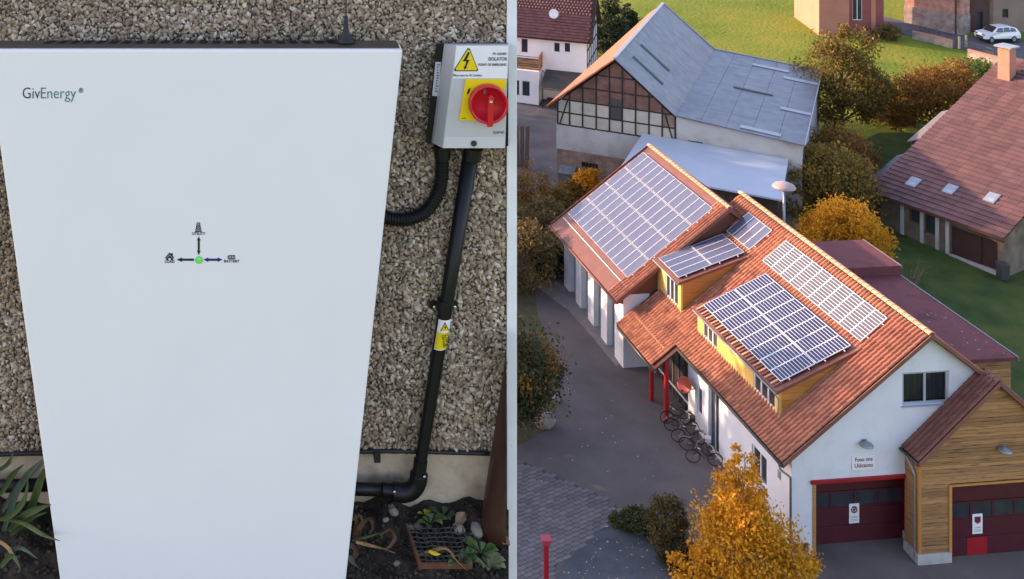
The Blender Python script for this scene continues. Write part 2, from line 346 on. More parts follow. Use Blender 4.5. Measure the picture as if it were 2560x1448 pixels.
# stone chips: angular pebbles bedded in the render
ico = bmesh.new(); bmesh.ops.create_icosphere(ico, subdivisions=1, radius=1.0); ico.verts.ensure_lookup_table()
icov = [np.array(v.co) for v in ico.verts]; icof = [tuple(v.index for v in f.verts) for f in ico.faces]; ico.free()
def chip_variant(seed):
    r = np.random.RandomState(seed); return [v * (0.62 + 0.72 * r.rand()) for v in icov]
chips = []
z_top = CH + .02; x_left = -1.0
def hidden(x, z):
    v = PY + (CH - z) * F / YW; u = PX + x * F / YW
    return 175 + .138 * max(0, v - 122) * 0 + (v - 122) * .1 - 110 < u < 900 - (v - 122) * .107 and v > 190
cell = 0.0043
nx, nz_ = int((xr - x_left) / cell), int((z_top - zb) / cell)
for i in range(nx):
    for j in range(nz_):
        x = x_left + (i + .5 + rnd.uniform(-.55, .55)) * cell; z = zb + .002 + (j + .5 + rnd.uniform(-.55, .55)) * cell
        if x > xr - .002 or hidden(x, z): continue
        s = rnd.choice((.0025, .003, .0035, .0042, .0054)) * rnd.uniform(.85, 1.12)
        M = Matrix.Translation((x, YW - rnd.uniform(-.001, .0028), z)) @ Matrix.Rotation(rnd.uniform(0, PI), 4, 'Y') @ Matrix.Rotation(rnd.uniform(-.8, .8), 4, 'X') @ Matrix.Rotation(rnd.uniform(-.8, .8), 4, 'Z') @ Matrix.Diagonal((s * rnd.uniform(.9, 1.5), s * rnd.uniform(.55, .9), s * rnd.uniform(.5, .95), 1))
        chips.append((s, M))
chips.sort(key=lambda t: -t[0])
inview = [t for t in chips if 20 < PX + t[1].translation.x * F / YW < 1262 and 10 < PY + (CH - t[1].translation.z) * F / YW < 1120]
big = [t for t in inview if not (0 < PX + t[1].translation.x * F / YW < 1000 and 110 < PY + (CH - t[1].translation.z) * F / YW and PX + t[1].translation.x * F / YW > 160)][:300]
bigset = set(id(t) for t in big)
cv = [chip_variant(s) for s in range(6)]; cme = []
for k in range(6):
    me = bpy.data.meshes.new('stone_chip'); me.from_pydata([tuple(v) for v in cv[k]], [], icof); me.materials.append(m_chip); cme.append(me)
TW = Matrix.Translation(-W0)
for k, (s, M) in enumerate(big):
    o = bpy.data.objects.new('stone_chip', cme[k % 6]); COL.objects.link(o); o.parent = wall; o.matrix_basis = TW @ M
rest = [t for t in chips if id(t) not in bigset]
o = link('stone_chip_mass', multi_mesh('stone_chip_mass', cv[0], icof, [TW @ M for s, M in rest], cv), m_chip, wall); tag(o, kind='stuff')
# ragged lip of render along the lower edge, two wooden plugs
mb = MB(); prev = None
for u in range(0, 1270, 9):
    p = (X(u, YW), YW - .001, zb + rnd.uniform(-.0015, .002)); 
    mb.lathe(p, [(.0012, -.004), (rnd.uniform(.002, .004), -.001), (rnd.uniform(.002, .0035), .003), (.001, .005)], n=6, axis=(1, rnd.uniform(-.3, .3), rnd.uniform(-.3, .3)))
lpart(mb, 'render_lip', m_render, wall)
for u in (1148, 1248):
    mb = MB(); mb.lathe((X(u, YW), YW + .002, Zp(894, YW)), [(.0045, 0), (.0045, .006), (.0022, .0062), (.002, .002)], n=10, axis=(0, -1, 0)); lpart(mb, 'plug', mat('plug_wood', (.33, .25, .16), rough=.8), wall)
eb = empty('divider_strip', (X(1280, YW), YW, CH - 2)); tag(eb, 'added narrow white strip standing in for the divider at the right end of the pebbledash wall', 'board')  # added strip standing in for the white divider between the two views
mb = MB(); mb.box(X(1267.5, YW - .006), X(1292.5, YW - .006), YW - .006, YW + .23, CH - 2.9, CH + .035); lpart(mb, 'board', m_divider, eb, bevel=.001)
for z in (.0, -.3, -.6, -.95): mb = MB(); mb.lathe((X(1280, YW), YW - .006, CH + z - .2), [(.0022, -.001), (.0022, .0004), (.0012, .0007)], n=8, axis=(0, -1, 0)); lpart(mb, 'divider_nail', m_divider, eb)

# soil bed at the foot of the wall
m_soil = mat('soil', (0.016, 0.011, 0.008), (0.05, 0.034, 0.024), rough=0.95, scale=60, bump=1, bscale=220, c3=(0.028, 0.019, 0.013), detail=8)
def soil_h(x, y):
    h = -1.256 - (YW - y) * .36
    return CH + h + .006 * math.sin(41 * x + 3) * math.cos(37 * y) + .004 * math.sin(97 * x) + .003 * math.sin(160 * y + 70 * x)
mb = MB(); gx = np.linspace(-1.2, X(1266, YW), 150); gy = np.linspace(YW + .011, 1.62, 44)
for y in gy:
    lim = (1272 - PX) * y / F
    for x in gx:
        xx = -1.2 + (x + 1.2) * (lim + 1.2) / (X(1266, YW) + 1.2)
        mb.v.append((xx, y, soil_h(xx, y) + rnd.uniform(-.0022, .0022)))
mb.f = [(j * 150 + i, j * 150 + i + 1, (j + 1) * 150 + i + 1, (j + 1) * 150 + i) for j in range(43) for i in range(149)]
k0 = len(mb.v)                             # sides down into the knoll
rim = [43 * 150 + i for i in range(150)] + [j * 150 + 149 for j in range(42, -1, -1)]
for i in rim: mb.v.append((mb.v[i][0], mb.v[i][1], CH - 2.6))
mb.f += [(rim[i], rim[i + 1], k0 + i + 1, k0 + i) for i in range(len(rim) - 1)]; mb.m = [0] * len(mb.f)
tag(mb.build('soil_ground', m_soil, fix=False, smooth=False), kind='structure')
# crumbs of earth and grit
cr = []
for i in range(2600):
    y = rnd.uniform(1.80, YW); x = rnd.uniform(.13, (1262 - PX) * y / F) if i % 4 else rnd.uniform(-.44, -.28)
    s = rnd.choice((.0012, .0018, .0018, .0026, .004)) * rnd.uniform(.7, 1.2)
    cr.append(Matrix.Translation((x, y, soil_h(x, y) + s * .4)) @ Matrix.Rotation(rnd.uniform(0, PI), 4, 'Z') @ Matrix.Diagonal((s * 1.2, s, s * .8, 1)))
o = link('soil_crumbs', multi_mesh('soil_crumbs', cv[2], icof, cr), ramp_mat('soil_crumb', [(.012, .009, .007), (.03, .02, .014), (.05, .035, .025), (.02, .014, .01), (.09, .07, .05)], rough=.95)); tag(o, 'dark crumbs of earth scattered over the soil bed', 'soil', kind='stuff')
m_stone = ramp_mat('bed_stone', [(.22, .17, .13), (.33, .27, .22), (.20, .14, .10), (.40, .36, .33)], rough=.85, bump=.6, bscale=120)
for k, (u, v, s, lab) in enumerate([(982, 1283, .0085, 'flat pale stone on the dark soil near the plinth'), (1028, 1302, .006, 'rounded brown stone left of the leafy green weed'), (1042, 1304, .0065, 'tan upright stone touching the leafy green weed'),
                           (1146, 1326, .010, 'grey brown stone on the back edge of the grate'), (1192, 1328, .011, 'square buff stone at the foot of the brown pipe'), (990, 1398, .005, 'small white stone on the soil in front of the plinth'), (965, 1308, .0045, 'small orange brown stone on the soil under the elbow')]):
    Y = 1.956 - (v - 1262) / 186 * .12; p = at(u, v, Y)
    me = bpy.data.meshes.new('stone'); me.from_pydata([tuple(np.array(a) * (1.25, .9, .75)) for a in chip_variant(40 + k)], [], icof)
    bm = bmesh.new(); bm.from_mesh(me); bmesh.ops.subdivide_edges(bm, edges=bm.edges, cuts=1, smooth=.6, fractal=.3, use_grid_fill=True); bm.to_mesh(me); bm.free()
    o = link('stone', me, m_stone, loc=(p.x, Y, soil_h(p.x, Y) + s * .45)); o.scale = (s,) * 3; o.rotation_euler = (rnd.uniform(-.4, .4), 0, rnd.uniform(0, 3)); tag(o, lab, 'stone', 'stones on the soil bed')

# --- battery unit
m_unit = mat('white_powder_coat', (0.785, 0.775, 0.765), (0.762, 0.752, 0.745), rough=0.42, scale=6, bump=0.13, bscale=420, spec=0.45)
m_case = mat('dark_case_metal', (0.085, 0.070, 0.058), (0.13, 0.11, 0.093), rough=0.45, scale=30, metal=.4, stretch=(1, 12, 12))
bu = empty('battery_unit', (0, YU, CH - 1.3)); tag(bu, 'tall white battery unit hung on the pebbledash wall', 'battery')
fl = [(-34, 124), (1007, 124), (863, 1470), (152, 1470)]
pts = [(X(u, YU), YU, Zp(v, YU)) for u, v in fl]
mb = MB(); mb.prism(pts, (0, .036, 0)); lpart(mb, 'front_cover', m_unit, bu, bevel=.0035)
# recessed dark case behind the cover, vented top plate
cx = [(x * .97, YU + .034, z - (.055 if i < 2 else 0)) for i, (x, _, z) in enumerate(pts)]
mb = MB(); mb.prism(cx, (0, .088, 0)); lpart(mb, 'case', m_case, bu)
zt = pts[0][2]
mb = MB(); mb.box(pts[0][0] + .004, pts[1][0] - .004, YU + .006, YU + .05, zt - .006, zt + .0012); top = lpart(mb, 'top_plate', m_case, bu, bevel=.0008)
for k in range(23):
    u = 118 + k * 32.5; x = X(u, YU + .04); sk = (560 - u) / 470 * .011
    mb = MB(); mb.poly([(x - .0065 - sk * .0, YU + .030, zt + .0017), (x + .0065, YU + .030, zt + .0017), (x + .0065 + sk, YU + .049, zt + .0017), (x - .0065 + sk, YU + .049, zt + .0017)]); o = lpart(mb, 'vent_slot', mat('slot_black', (.004, .004, .004), rough=.9), bu)
m_navy = mat('print_navy', (0.012, 0.02, 0.045), rough=.5); m_teal = mat('print_teal', (0.01, 0.16, 0.15), rough=.5); m_ink = mat('print_black', (0.012, 0.012, 0.014), rough=.5)
m_inkgrey = mat('print_grey', (0.12, .12, .125), rough=.5)
def utext(body, u, v, px, mt, align='LEFT', shear=0, bold=0, name='lettering', Y=YU, root=bu, wide=1.0, span=None):
    s = px * Y / F
    o = text(body, s, Matrix.Translation(Vector((X(u, Y), Y - .0004, Zp(v, Y))) - Vector(root.location)) @ FACE @ Matrix.Diagonal((wide, 1, 1, 1)), mt, root, name, align, shear=shear, bold=bold * s)
    if span:                                  # set the word to its printed width
        xs_ = [v_.co.x for v_ in o.data.vertices]; lo_, hi_ = min(xs_), max(xs_); a_, b_ = X(span[0], Y) - root.location.x, X(span[1], Y) - root.location.x
        for v_ in o.data.vertices: v_.co.x = a_ + (v_.co.x - lo_) / (hi_ - lo_) * (b_ - a_)
    return o
utext('Giv', 56, 246, 40, m_navy, bold=-.008, span=(57, 100)); utext('Energy', 101, 246, 40, m_teal, bold=-.010, span=(102.5, 190))
utext('\u00ae', 195, 232, 17, m_navy, span=(197, 208))
utext('UTILITY', 497, 587, 9.5, m_ink, bold=.012, span=(480.5, 513.5)); utext('LOAD', 424, 657, 9.5, m_ink, bold=.012, span=(412.5, 436.5)); utext('BATTERY', 579, 656, 9.5, m_ink, bold=.012, span=(560.5, 598.5))
def up(u, v, d=.0006): return Vector((X(u, YU), YU - d, Zp(v, YU)))
def flat(name, polys, mt, root=bu, Y=YU, d=.0006):
    mb = MB()
    for pl in polys: mb.prism([(X(u, Y), Y - d, Zp(v, Y)) for u, v in pl], (0, d * .8, 0))
    return lpart(mb, name, mt, root)
def stroke(p, q, w):
    p, q = Vector((*p, 0)), Vector((*q, 0)); d = (q - p).normalized(); n = Vector((-d.y, d.x, 0)) * w / 2
    return [tuple(a)[:2] for a in (p + n, q + n, q - n, p - n)]
flat('load_arrow', [[(442, 649), (455, 643.5), (455, 646.5), (485, 646.5), (485, 652), (455, 652), (455, 655)]], m_navy)
flat('battery_arrow', [[(509, 649), (521, 643.5), (521, 646.5), (544, 646.5), (544, 643.5), (556, 649), (544, 655), (544, 652), (521, 652), (521, 655)]], mat('print_blue', (.012, .018, .16), rough=.5))
flat('utility_arrow', [[(497, 591), (501.5, 601), (499.5, 601), (499.5, 627), (501.5, 627), (497, 638), (492.5, 627), (494.5, 627), (494.5, 601), (492.5, 601)]], m_ink)
flat('house_icon', [[(412, 645), (424, 631), (428, 635.5), (428, 633), (432, 633), (432, 640), (436, 645), (432.5, 645), (424, 636), (415.5, 645)], [(415, 647), (424, 638), (433, 647), (433, 650), (427, 650), (427, 645), (421, 645), (421, 650), (415, 650)]], m_ink)
flat('battery_icon', [stroke((571, 639), (587, 639), 1.6), stroke((571, 647), (587, 647), 1.6), stroke((571, 639), (571, 647), 1.6), stroke((587, 639), (587, 647), 1.6), stroke((569, 643), (571, 643), 4), stroke((575, 640), (575, 646), 2), stroke((579, 640), (579, 646), 2), stroke((583, 640), (583, 646), 2)], m_ink)
tw = [stroke((493, 558), (489, 578), 1.7), stroke((499, 558), (503, 578), 1.7), stroke((491.5, 557.5), (500.5, 557.5), 2), stroke((488, 578.5), (504, 578.5), 2)]
for a, b in ((560, 566), (566, 572), (572, 578)):
    w1, w2 = (a - 558) * .2 + 3, (b - 558) * .2 + 3
    tw += [stroke((496 - w1, a), (496 + w2, b), 1.1), stroke((496 + w1, a), (496 - w2, b), 1.1), stroke((496 - w2, b), (496 + w2, b), 1.1)]
flat('pylon_icon', tw, m_ink)
led = empty('indicator_light', (0, 0, 0)); led.parent = bu
mb = MB(); p = up(497.5, 650, 0) - Vector(bu.location)
mb.lathe(p, [(.0048, 0), (.0048, .0012), (.0040, .002), (.001, .0024)], n=20, axis=(0, -1, 0)); mb.build('lens', mat('led_green', (.02, .5, .05), rough=.25, emit=(.01, .5, .04, .16)), led, smooth=True)
mb = MB(); mb.lathe(p, [(.0054, 0), (.0054, .0008), (.0048, .001)], n=20, axis=(0, -1, 0)); mb.build('bezel', m_inkgrey, led)
# aerial on the top plate
an = empty('aerial', at(865, 105, YU + .035)); tag(an, 'short black whip aerial standing on top of the battery unit', 'aerial')
an.location.z = zt + .0014
mb = MB(); mb.lathe((0, 0, 0), [(.014, 0), (.0142, .004), (.0125, .0065), (.006, .014), (.0042, .021), (.0032, .034), (.0026, .042)], n=20); mb.build('base', m_blackdull, an, smooth=True)
mb = MB(); mb.tube([(0, 0, .04), (0, 0, .16)], [.0011, .0008], n=6); mb.build('whip', m_blackdull, an)
mb = MB(); mb.tube([(-.012, 0, .003), (-.022, .001, .005), (-.03, .003, .0035), (-.04, .008, .001)], .0017, n=6); mb.build('lead', m_blackdull, an)

# --- isolator switch
m_grey = mat('grey_abs', (0.50, 0.50, 0.50), (0.47, .47, .475), rough=0.42, scale=40, bump=.06, bscale=300)
m_yel = mat('safety_yellow', (0.80, 0.58, 0.01), rough=0.4); m_red = mat('knob_red', (0.58, 0.012, 0.022), rough=0.28, spec=.6)
iso = empty('isolator_switch', (X(1180, YW), YW, Zp(371, YW))); tag(iso, 'grey isolator box with red rotary knob on yellow plate', 'switch')
def ring(pl, Y): return [Vector((X(u, Y), Y, Zp(v, Y))) for u, v in pl]
def loft(mb, rings, cap0=True, cap1=True):
    n = len(rings[0]); b = len(mb.v)
    for r in rings: mb.v.extend(tuple(p) for p in r)
    fs = [(b + k * n + j, b + k * n + (j + 1) % n, b + (k + 1) * n + (j + 1) % n, b + (k + 1) * n + j) for k in range(len(rings) - 1) for j in range(n)]
    if cap0: fs.append(tuple(range(b, b + n)))
    if cap1: fs.append(tuple(range(b + (len(rings) - 1) * n, b + len(rings) * n)))
    mb.f += fs; mb.m += [0] * len(fs)
IR = 1271
mb = MB(); loft(mb, [ring([(1094, 108), (IR, 108), (IR, 366), (1066, 356)], YW - .001), ring([(1090, 107.5), (IR, 107.5), (IR, 366), (1063, 357)], YW - .03)]); lpart(mb, 'back_box', m_blackpl, iso, bevel=.002)
Y1, Y2 = YW - .031, YW - .075
mb = MB(); loft(mb, [ring([(1110, 109), (IR, 109), (IR - 9, 365), (1078, 357)], Y1 + .001), ring([(1117, 110.5), (IR, 110.5), (IR - 8, 368), (1083, 359)], Y1 - .012), ring([(1140, 113), (IR + 1, 113), (1261, 371), (1106, 371)], Y2)]); lpart(mb, 'lid', m_grey, iso, bevel=.0012)
flat('lid_step', [[(1111.5, 342), (1263, 342), (1261.5, 370), (1107.5, 370)]], mat('grey_abs_light', (.56, .56, .56), rough=.4), iso, Y2, .0008)
flat('warning_label', [[(1141, 115), (1271, 115), (1268.5, 196), (1132.5, 196)]], mat('label_white', (.80, .80, .81), (.76, .76, .775), rough=.3, scale=50, bump=.06, bscale=60), iso, Y2, .0005)
def tri(c, s, k=1): return [(1170 + (a - 1170) * s, 154 + (b - 154) * s) for a, b in c]
T = [(1169, 120), (1174, 121), (1195, 174), (1193, 178), (1137, 178), (1135, 174)]
flat('warning_triangle', [T], m_ink, iso, Y2, .0009)
flat('triangle_face', [tri(T, .89)], m_yel, iso, Y2, .0013)
flat('lightning_bolt', [[(1170, 129), (1174.5, 131), (1166, 149), (1173.5, 149), (1165, 167), (1168, 167.5), (1160.5, 174), (1158.5, 165), (1161.5, 166), (1166, 153), (1156.5, 153)]], m_ink, iso, Y2, .0017)
it = dict(Y=Y2 - .0006, root=iso)
utext('PV GENER', 1231, 137.5, 8.6, m_inkgrey, span=(1231.5, 1266.5), shear=.1, bold=.01, **it); utext('ISOLATOR', 1221, 151.5, 12.2, m_inkgrey, span=(1221, 1267.5), shear=.1, bold=.012, **it); utext('POINT OF EMERGENC', 1195, 164.5, 8.4, m_inkgrey, span=(1196, 1267), shear=.1, bold=.015, **it)
utext('Place next to AC isolator.', 1133.5, 191, 8.3, m_inkgrey, span=(1133.5, 1206), shear=.15, **it)
utext('IS4P40', 1233, 334.5, 9.8, m_inkgrey, span=(1233, 1260), shear=.15, Y=Y2, root=iso)
mb = MB(); loft(mb, [ring([(1164, 198), (1266, 198), (1249, 302), (1148, 302)], Y2 + .0004), ring([(1164, 198), (1266, 198), (1249, 302), (1148, 302)], Y2 - .004)]); lpart(mb, 'yellow_plate', m_yel, iso, bevel=.0008)
flat('plate_mark', [[(1171, 222), (1177, 220), (1172, 234), (1166.5, 236)], stroke((1153, 296), (1164, 296), 1), stroke((1160, 293.5), (1165, 296.5), 1)], m_ink, iso, Y2 - .0042, .0004)
kc = Vector((X(1217, Y2), Y2 - .004, Zp(254, Y2)))
kn = empty('knob', kc - Vector(iso.location), parent=iso)
R = .0306
mb = MB(); mb.lathe((0, 0, 0), [(R * .93, 0), (R, .004), (R, .013), (R * .965, .0155), (R * .90, .0155), (R * .84, .0135), (R * .80, .006), (.004, .005)], n=48, axis=(0, -1, 0)); mb.build('rim', m_red, kn, smooth=True, fix=True)
mb = MB(); mb.prism([(-.0045 + .003, -.006, .012), (.0025, -.006, .0165), (.007, -.006, .012), (.0055, -.006, -.0325), (-.0035, -.006, -.0335)], (0, -.0125, 0)); mb.build('handle', m_red, kn, bevel=.001)
mb = MB(); mb.lathe((.0024, -.0185, .0075), [(.0026, 0), (.0026, .0004), (.0014, .0001)], n=12, axis=(0, -1, 0)); mb.build('screw', m_steel, kn)
mb = MB(); mb.box(-.0075, -.0035, -.0075, -.006, .016, .022); mb.build('padlock_slot', mat('slot_grey', (.12, .10, .10), rough=.5), kn)
sp_ = at(1184, 358, Y2)
mb = MB(); mb.box(X(1175, Y2), X(1194, Y2), Y2 - .0018, Y2 + .001, Zp(369, Y2), Zp(350, Y2)); lpart(mb, 'screw_boss', m_grey, iso, bevel=.0006)
mb = MB(); mb.lathe((sp_.x, Y2 - .0017, sp_.z), [(.0047, 0), (.0047, .0007), (.0038, .0007), (.003, .0003)], n=18, axis=(0, -1, 0)); lpart(mb, 'screw_hole', mat('hole_dark', (.03, .03, .03), rough=.6), iso)
mb = MB(); a0 = ring([(1089.5, 154), (1103, 155), (1097, 241), (1081, 239)], YW - .030)
mb.poly([p + Vector((-.0006, -.0012 - .0004 * (k in (1, 2)), 0)) for k, p in enumerate(a0)]); st = lpart(mb, 'side_label', mat('label_silver', (.55, .56, .62), rough=.35), iso)
mb = MB()
for k in range(11):
    v = 160 + k * 6.6; w = rnd.uniform(.4, .9); u0 = 1092.5 - (v - 154) * .085
    mb.poly([p + Vector((0, -.0022 - .0004 * (j in (1, 2)) * w, 0)) for j, p in enumerate(ring([(u0 + 1, v), (u0 + 9 * w, v + .6), (u0 + 9 * w, v + 3), (u0 + 1, v + 2.4)], YW - .030))])
lpart(mb, 'side_label_print', m_navy, iso)

# --- conduits and pipes
def wpath(pl, Y): return [Vector((X(u, Y), Y, Zp(v, Y))) for u, v in pl]
def smooth_path(pts, n=10):
    out = []; P_ = [pts[0]] + list(pts) + [pts[-1]]
    for i in range(1, len(P_) - 2):
        p0, p1, p2, p3 = P_[i - 1:i + 3]
        for k in range(n):
            t = k / n; out.append(.5 * ((2 * p1) + (p2 - p0) * t + (2 * p0 - 5 * p1 + 4 * p2 - p3) * t * t + (3 * p1 - p0 - 3 * p2 + p3) * t ** 3))
    return out + [pts[-1]]
Yc = YW - .018
fc = empty('flexible_conduit', at(1103, 372, Yc)); tag(fc, 'corrugated black flexible conduit curving from isolator to battery unit', 'conduit')
pa = smooth_path(wpath([(1105, 392), (1104, 440), (1094, 485), (1068, 525), (1030, 546), (990, 549), (935, 538)], Yc), 22)
dd = [0]
for a, b in zip(pa, pa[1:]): dd.append(dd[-1] + (b - a).length)
L_ = dd[-1]; pp = []; rr = []; step = .00125; k = 0; s = 0
while s < L_:
    while dd[k + 1] < s: k += 1
    t = (s - dd[k]) / (dd[k + 1] - dd[k]); pp.append(pa[k].lerp(pa[k + 1], t)); rr.append(.0112 if len(pp) % 4 in (0, 1) else .0098); s += step
mb = MB(); mb.tube(pp, rr, n=20); lpart(mb, 'hose', m_blackpl, fc)
mb = MB(); mb.tube(wpath([(1106, 365), (1105.5, 398)], Yc), [.0135, .0128], n=20); lpart(mb, 'gland', m_blackpl, fc, bevel=.0008)
sc_ = empty('straight_conduit', at(985, 1236, Yc)); tag(sc_, 'straight black conduit running down the wall from isolator to elbow', 'conduit')
mb = MB(); mb.tube(wpath([(1180, 366), (1114, 770), (1051, 1160), (1047, 1188)], Yc), [.0128, .0112, .0096, .0095], n=24); lpart(mb, 'downpipe_run', m_blackpl, sc_, smooth=True)
mb = MB(); mb.tube(wpath([(1182, 370), (1178, 400)], Yc), [.0152, .0148], n=24); lpart(mb, 'top_socket', m_blackpl, sc_)
mb = MB(); mb.tube(wpath([(1052, 1150), (1049.5, 1168), (1046.5, 1190)], Yc), [.0112, .0112, .0116], n=24); lpart(mb, 'socket', m_blackpl, sc_)
mb = MB(); mb.tube(smooth_path(wpath([(1047.5, 1184), (1044, 1206), (1030, 1225), (1008, 1232), (980, 1229)], Yc), 6), .0145, n=24); el = lpart(mb, 'elbow', m_blackpl, sc_, smooth=True)
mb = MB(); mb.tube(wpath([(984, 1228), (955, 1224.5)], Yc), .0113, n=24); lpart(mb, 'socket', m_blackpl, sc_)
mb = MB(); mb.tube(wpath([(957, 1224.5), (820, 1220)], Yc), .0098, n=24); lpart(mb, 'horizontal_run', m_blackpl, sc_, smooth=True)
mb = MB(); mb.tube(wpath([(120, 1212), (-40, 1216)], Yc), .0098, n=24); lpart(mb, 'horizontal_run', m_blackpl, sc_, smooth=True)
for u, v in ((1061, 1193), (986, 1231)):
    mb = MB(); mb.lathe(Vector((X(u, Yc - .014), Yc - .0135, Zp(v, Yc - .014))), [(.0022, -.002), (.0022, .001), (.001, .0016)], n=10, axis=(0, -1, 0)); lpart(mb, 'screw', m_steel, sc_)
mb = MB()
mb.tube(wpath([(1113.5, 750), (1109, 775)], Yc), .0135, n=24); 
mb.prism([Vector((X(u, YW - .006), YW - .0075, Zp(v, YW - .006))) for u, v in ((1074, 757), (1080, 753), (1138, 753), (1144, 757), (1144, 768), (1138, 773), (1080, 773), (1074, 768))], (0, .006, 0))
lpart(mb, 'saddle_clip', m_blackpl, sc_, bevel=.0008)
for u in (1085, 1135):
    mb = MB(); mb.lathe(Vector((X(u, YW), YW - .008, Zp(763, YW))), [(.003, 0), (.003, .0008), (.0016, .0014)], n=10, axis=(0, -1, 0)); lpart(mb, 'screw', m_steel, sc_)
# warning sticker wrapped round the conduit
def wrap(v0, v1, a0, a1, d, mt, name):
    c0, c1 = Vector((X(1114 - (v0 - 770) * .1615, Yc), Yc, Zp(v0, Yc))), Vector((X(1114 - (v1 - 770) * .1615, Yc), Yc, Zp(v1, Yc))); r0, r1 = .0112 - (v0 - 770) * 4.1e-6 + d, .0112 - (v1 - 770) * 4.1e-6 + d
    mb = MB(); n = 10
    for c_, r in ((c0, r0), (c1, r1)):
        for j in range(n + 1):
            a = a0 + (a1 - a0) * j / n; mb.v.append(tuple(c_ + Vector((math.sin(a) * r, -math.cos(a) * r, 0))))
    mb.f = [(j, j + 1, n + 2 + j, n + 1 + j) for j in range(n)]; mb.m = [0] * n
    return lpart(mb, name, mt, sc_, smooth=True)
wrap(793, 868, -1.0, 1.25, .0004, mat('label_white', (1, 1, 1)), 'sticker')
wrap(824, 866, -.92, 1.2, .0007, m_yel, 'sticker_yellow')
cs = Vector((X(1107, Yc), Yc - .0118, Zp(808, Yc)))
def sticker_poly(pl, d, mt, name):
    mb = MB(); mb.poly([cs + Vector((a, -d + .0118 - math.sqrt(max(1e-9, .0118 ** 2 - (a) ** 2)), b)) for a, b in pl]); lpart(mb, name, mt, sc_)
sticker_poly([(-.0062, -.0085), (.0088, -.0075), (.002, .008)], .0009, m_ink, 'sticker_triangle'); sticker_poly([(-.0045, -.0073), (.0071, -.0066), (.0019, .0058)], .0014, m_yel, 'sticker_triangle_face')
sticker_poly([(.0025, .004), (.0005, -.0012), (.0022, -.001), (.0012, -.006), (.0042, .0003), (.0025, .0001)], .0019, m_ink, 'sticker_bolt')
for body, s, dx, dz in (('Danger', .0088, .0012, -.012), ('230 Volts', .0052, -.0038, -.0125)):
    M = Matrix.Translation(cs + Vector((dx, -.0018, dz)) - Vector(sc_.location)) @ Matrix.Rotation(-.16, 4, 'Y') @ FACE @ Matrix.Rotation(-PI / 2, 4, 'Z'); text(body, s, M, m_ink, sc_)
# thin cable under the render edge, with a clip
cb_ = empty('wall_cable', at(900, 1140, YW)); tag(cb_, 'thin black cable running along the lower edge of the pebbledash', 'cable')
mb = MB(); mb.tube(smooth_path(wpath([(-60, 1140), (60, 1134), (300, 1133), (700, 1131), (900, 1129), (1000, 1128), (1110, 1131), (1224, 1134)], YW - .004), 5), .0036, n=10); lpart(mb, 'cable', m_blackdull, cb_, smooth=True)
mb = MB(); mb.box(X(934, YW), X(950, YW), YW - .012, YW + .012, Zp(1147, YW), Zp(1122, YW)); lpart(mb, 'cable_clip', m_blackdull, cb_, bevel=.001)
# brown drainpipe at the right end
dp = empty('drainpipe', at(1235, 1335, YW - .03)); tag(dp, 'dark brown drainpipe standing in the soil beside the white divider strip', 'drainpipe')
m_brown = mat('brown_pvc', (0.042, 0.016, 0.011), (0.06, 0.024, 0.016), rough=0.42, scale=14, bump=.1, bscale=60)
mb = MB(); Yp = YW - .036; mb.tube(wpath([(1241, 1355), (1249, 1290), (1265, 1190), (1287, 1050), (1311, 890), (1317, 850)], Yp), .0285, n=28)
lim = lambda y: (1266 - PX) * y / F
mb.v = [(min(x, lim(y)), y, z) for x, y, z in mb.v if True]; lpart(mb, 'pipe', m_brown, dp, smooth=True)
# iron grate in the soil
gr = empty('drain_grate', at(1085, 1370, 1.87)); tag(gr, 'rusty wire drain grate with angle iron frame in the soil', 'grate')
m_rust = mat('rust', (0.16, 0.055, 0.028), (0.06, 0.032, 0.022), rough=.85, scale=60, bump=.6, bscale=150); m_wire = mat('grate_wire', (.10, .095, .085), (.05, .04, .03), rough=.6, metal=.5, scale=80)
G = lambda u, v: Vector(((u - PX) * (1.952 - (v - 1262) / 186 * .12) / F, 1.952 - (v - 1262) / 186 * .12, 0)); 
def gz(u, v, d): p = G(u, v); p.z = at(u, v, p.y).z + d; return p
mb = MB(); mb.bar(gz(1016, 1318, .003), gz(1052, 1425, .003), .004, .008); lpart(mb, 'frame_bar', m_rust, gr)
mb = MB(); mb.bar(gz(1050, 1419, .003), gz(1180, 1419, .003), .004, .008); lpart(mb, 'frame_bar', m_rust, gr)
for k in range(9):
    v = 1324 + k * 11.5; u0 = 1016 + (v - 1318) * .34; mb = MB(); mb.tube(smooth_path([gz(u0 + (1160 - u0) * t, v + 1.2 * math.sin(t * 30), .002 + .0008 * math.sin(t * 60 + k)) for t in np.linspace(0, 1, 9)], 2), .0009, n=5); lpart(mb, 'wire', m_wire, gr)
for k in range(9):
    u = 1034 + k * 15; mb = MB(); mb.tube([gz(u + 36 * t, 1320 + 98 * t, .003 + .0008 * math.cos(t * 40 + k)) for t in np.linspace(0, 1, 9)], .0009, n=5); lpart(mb, 'wire', m_wire, gr)
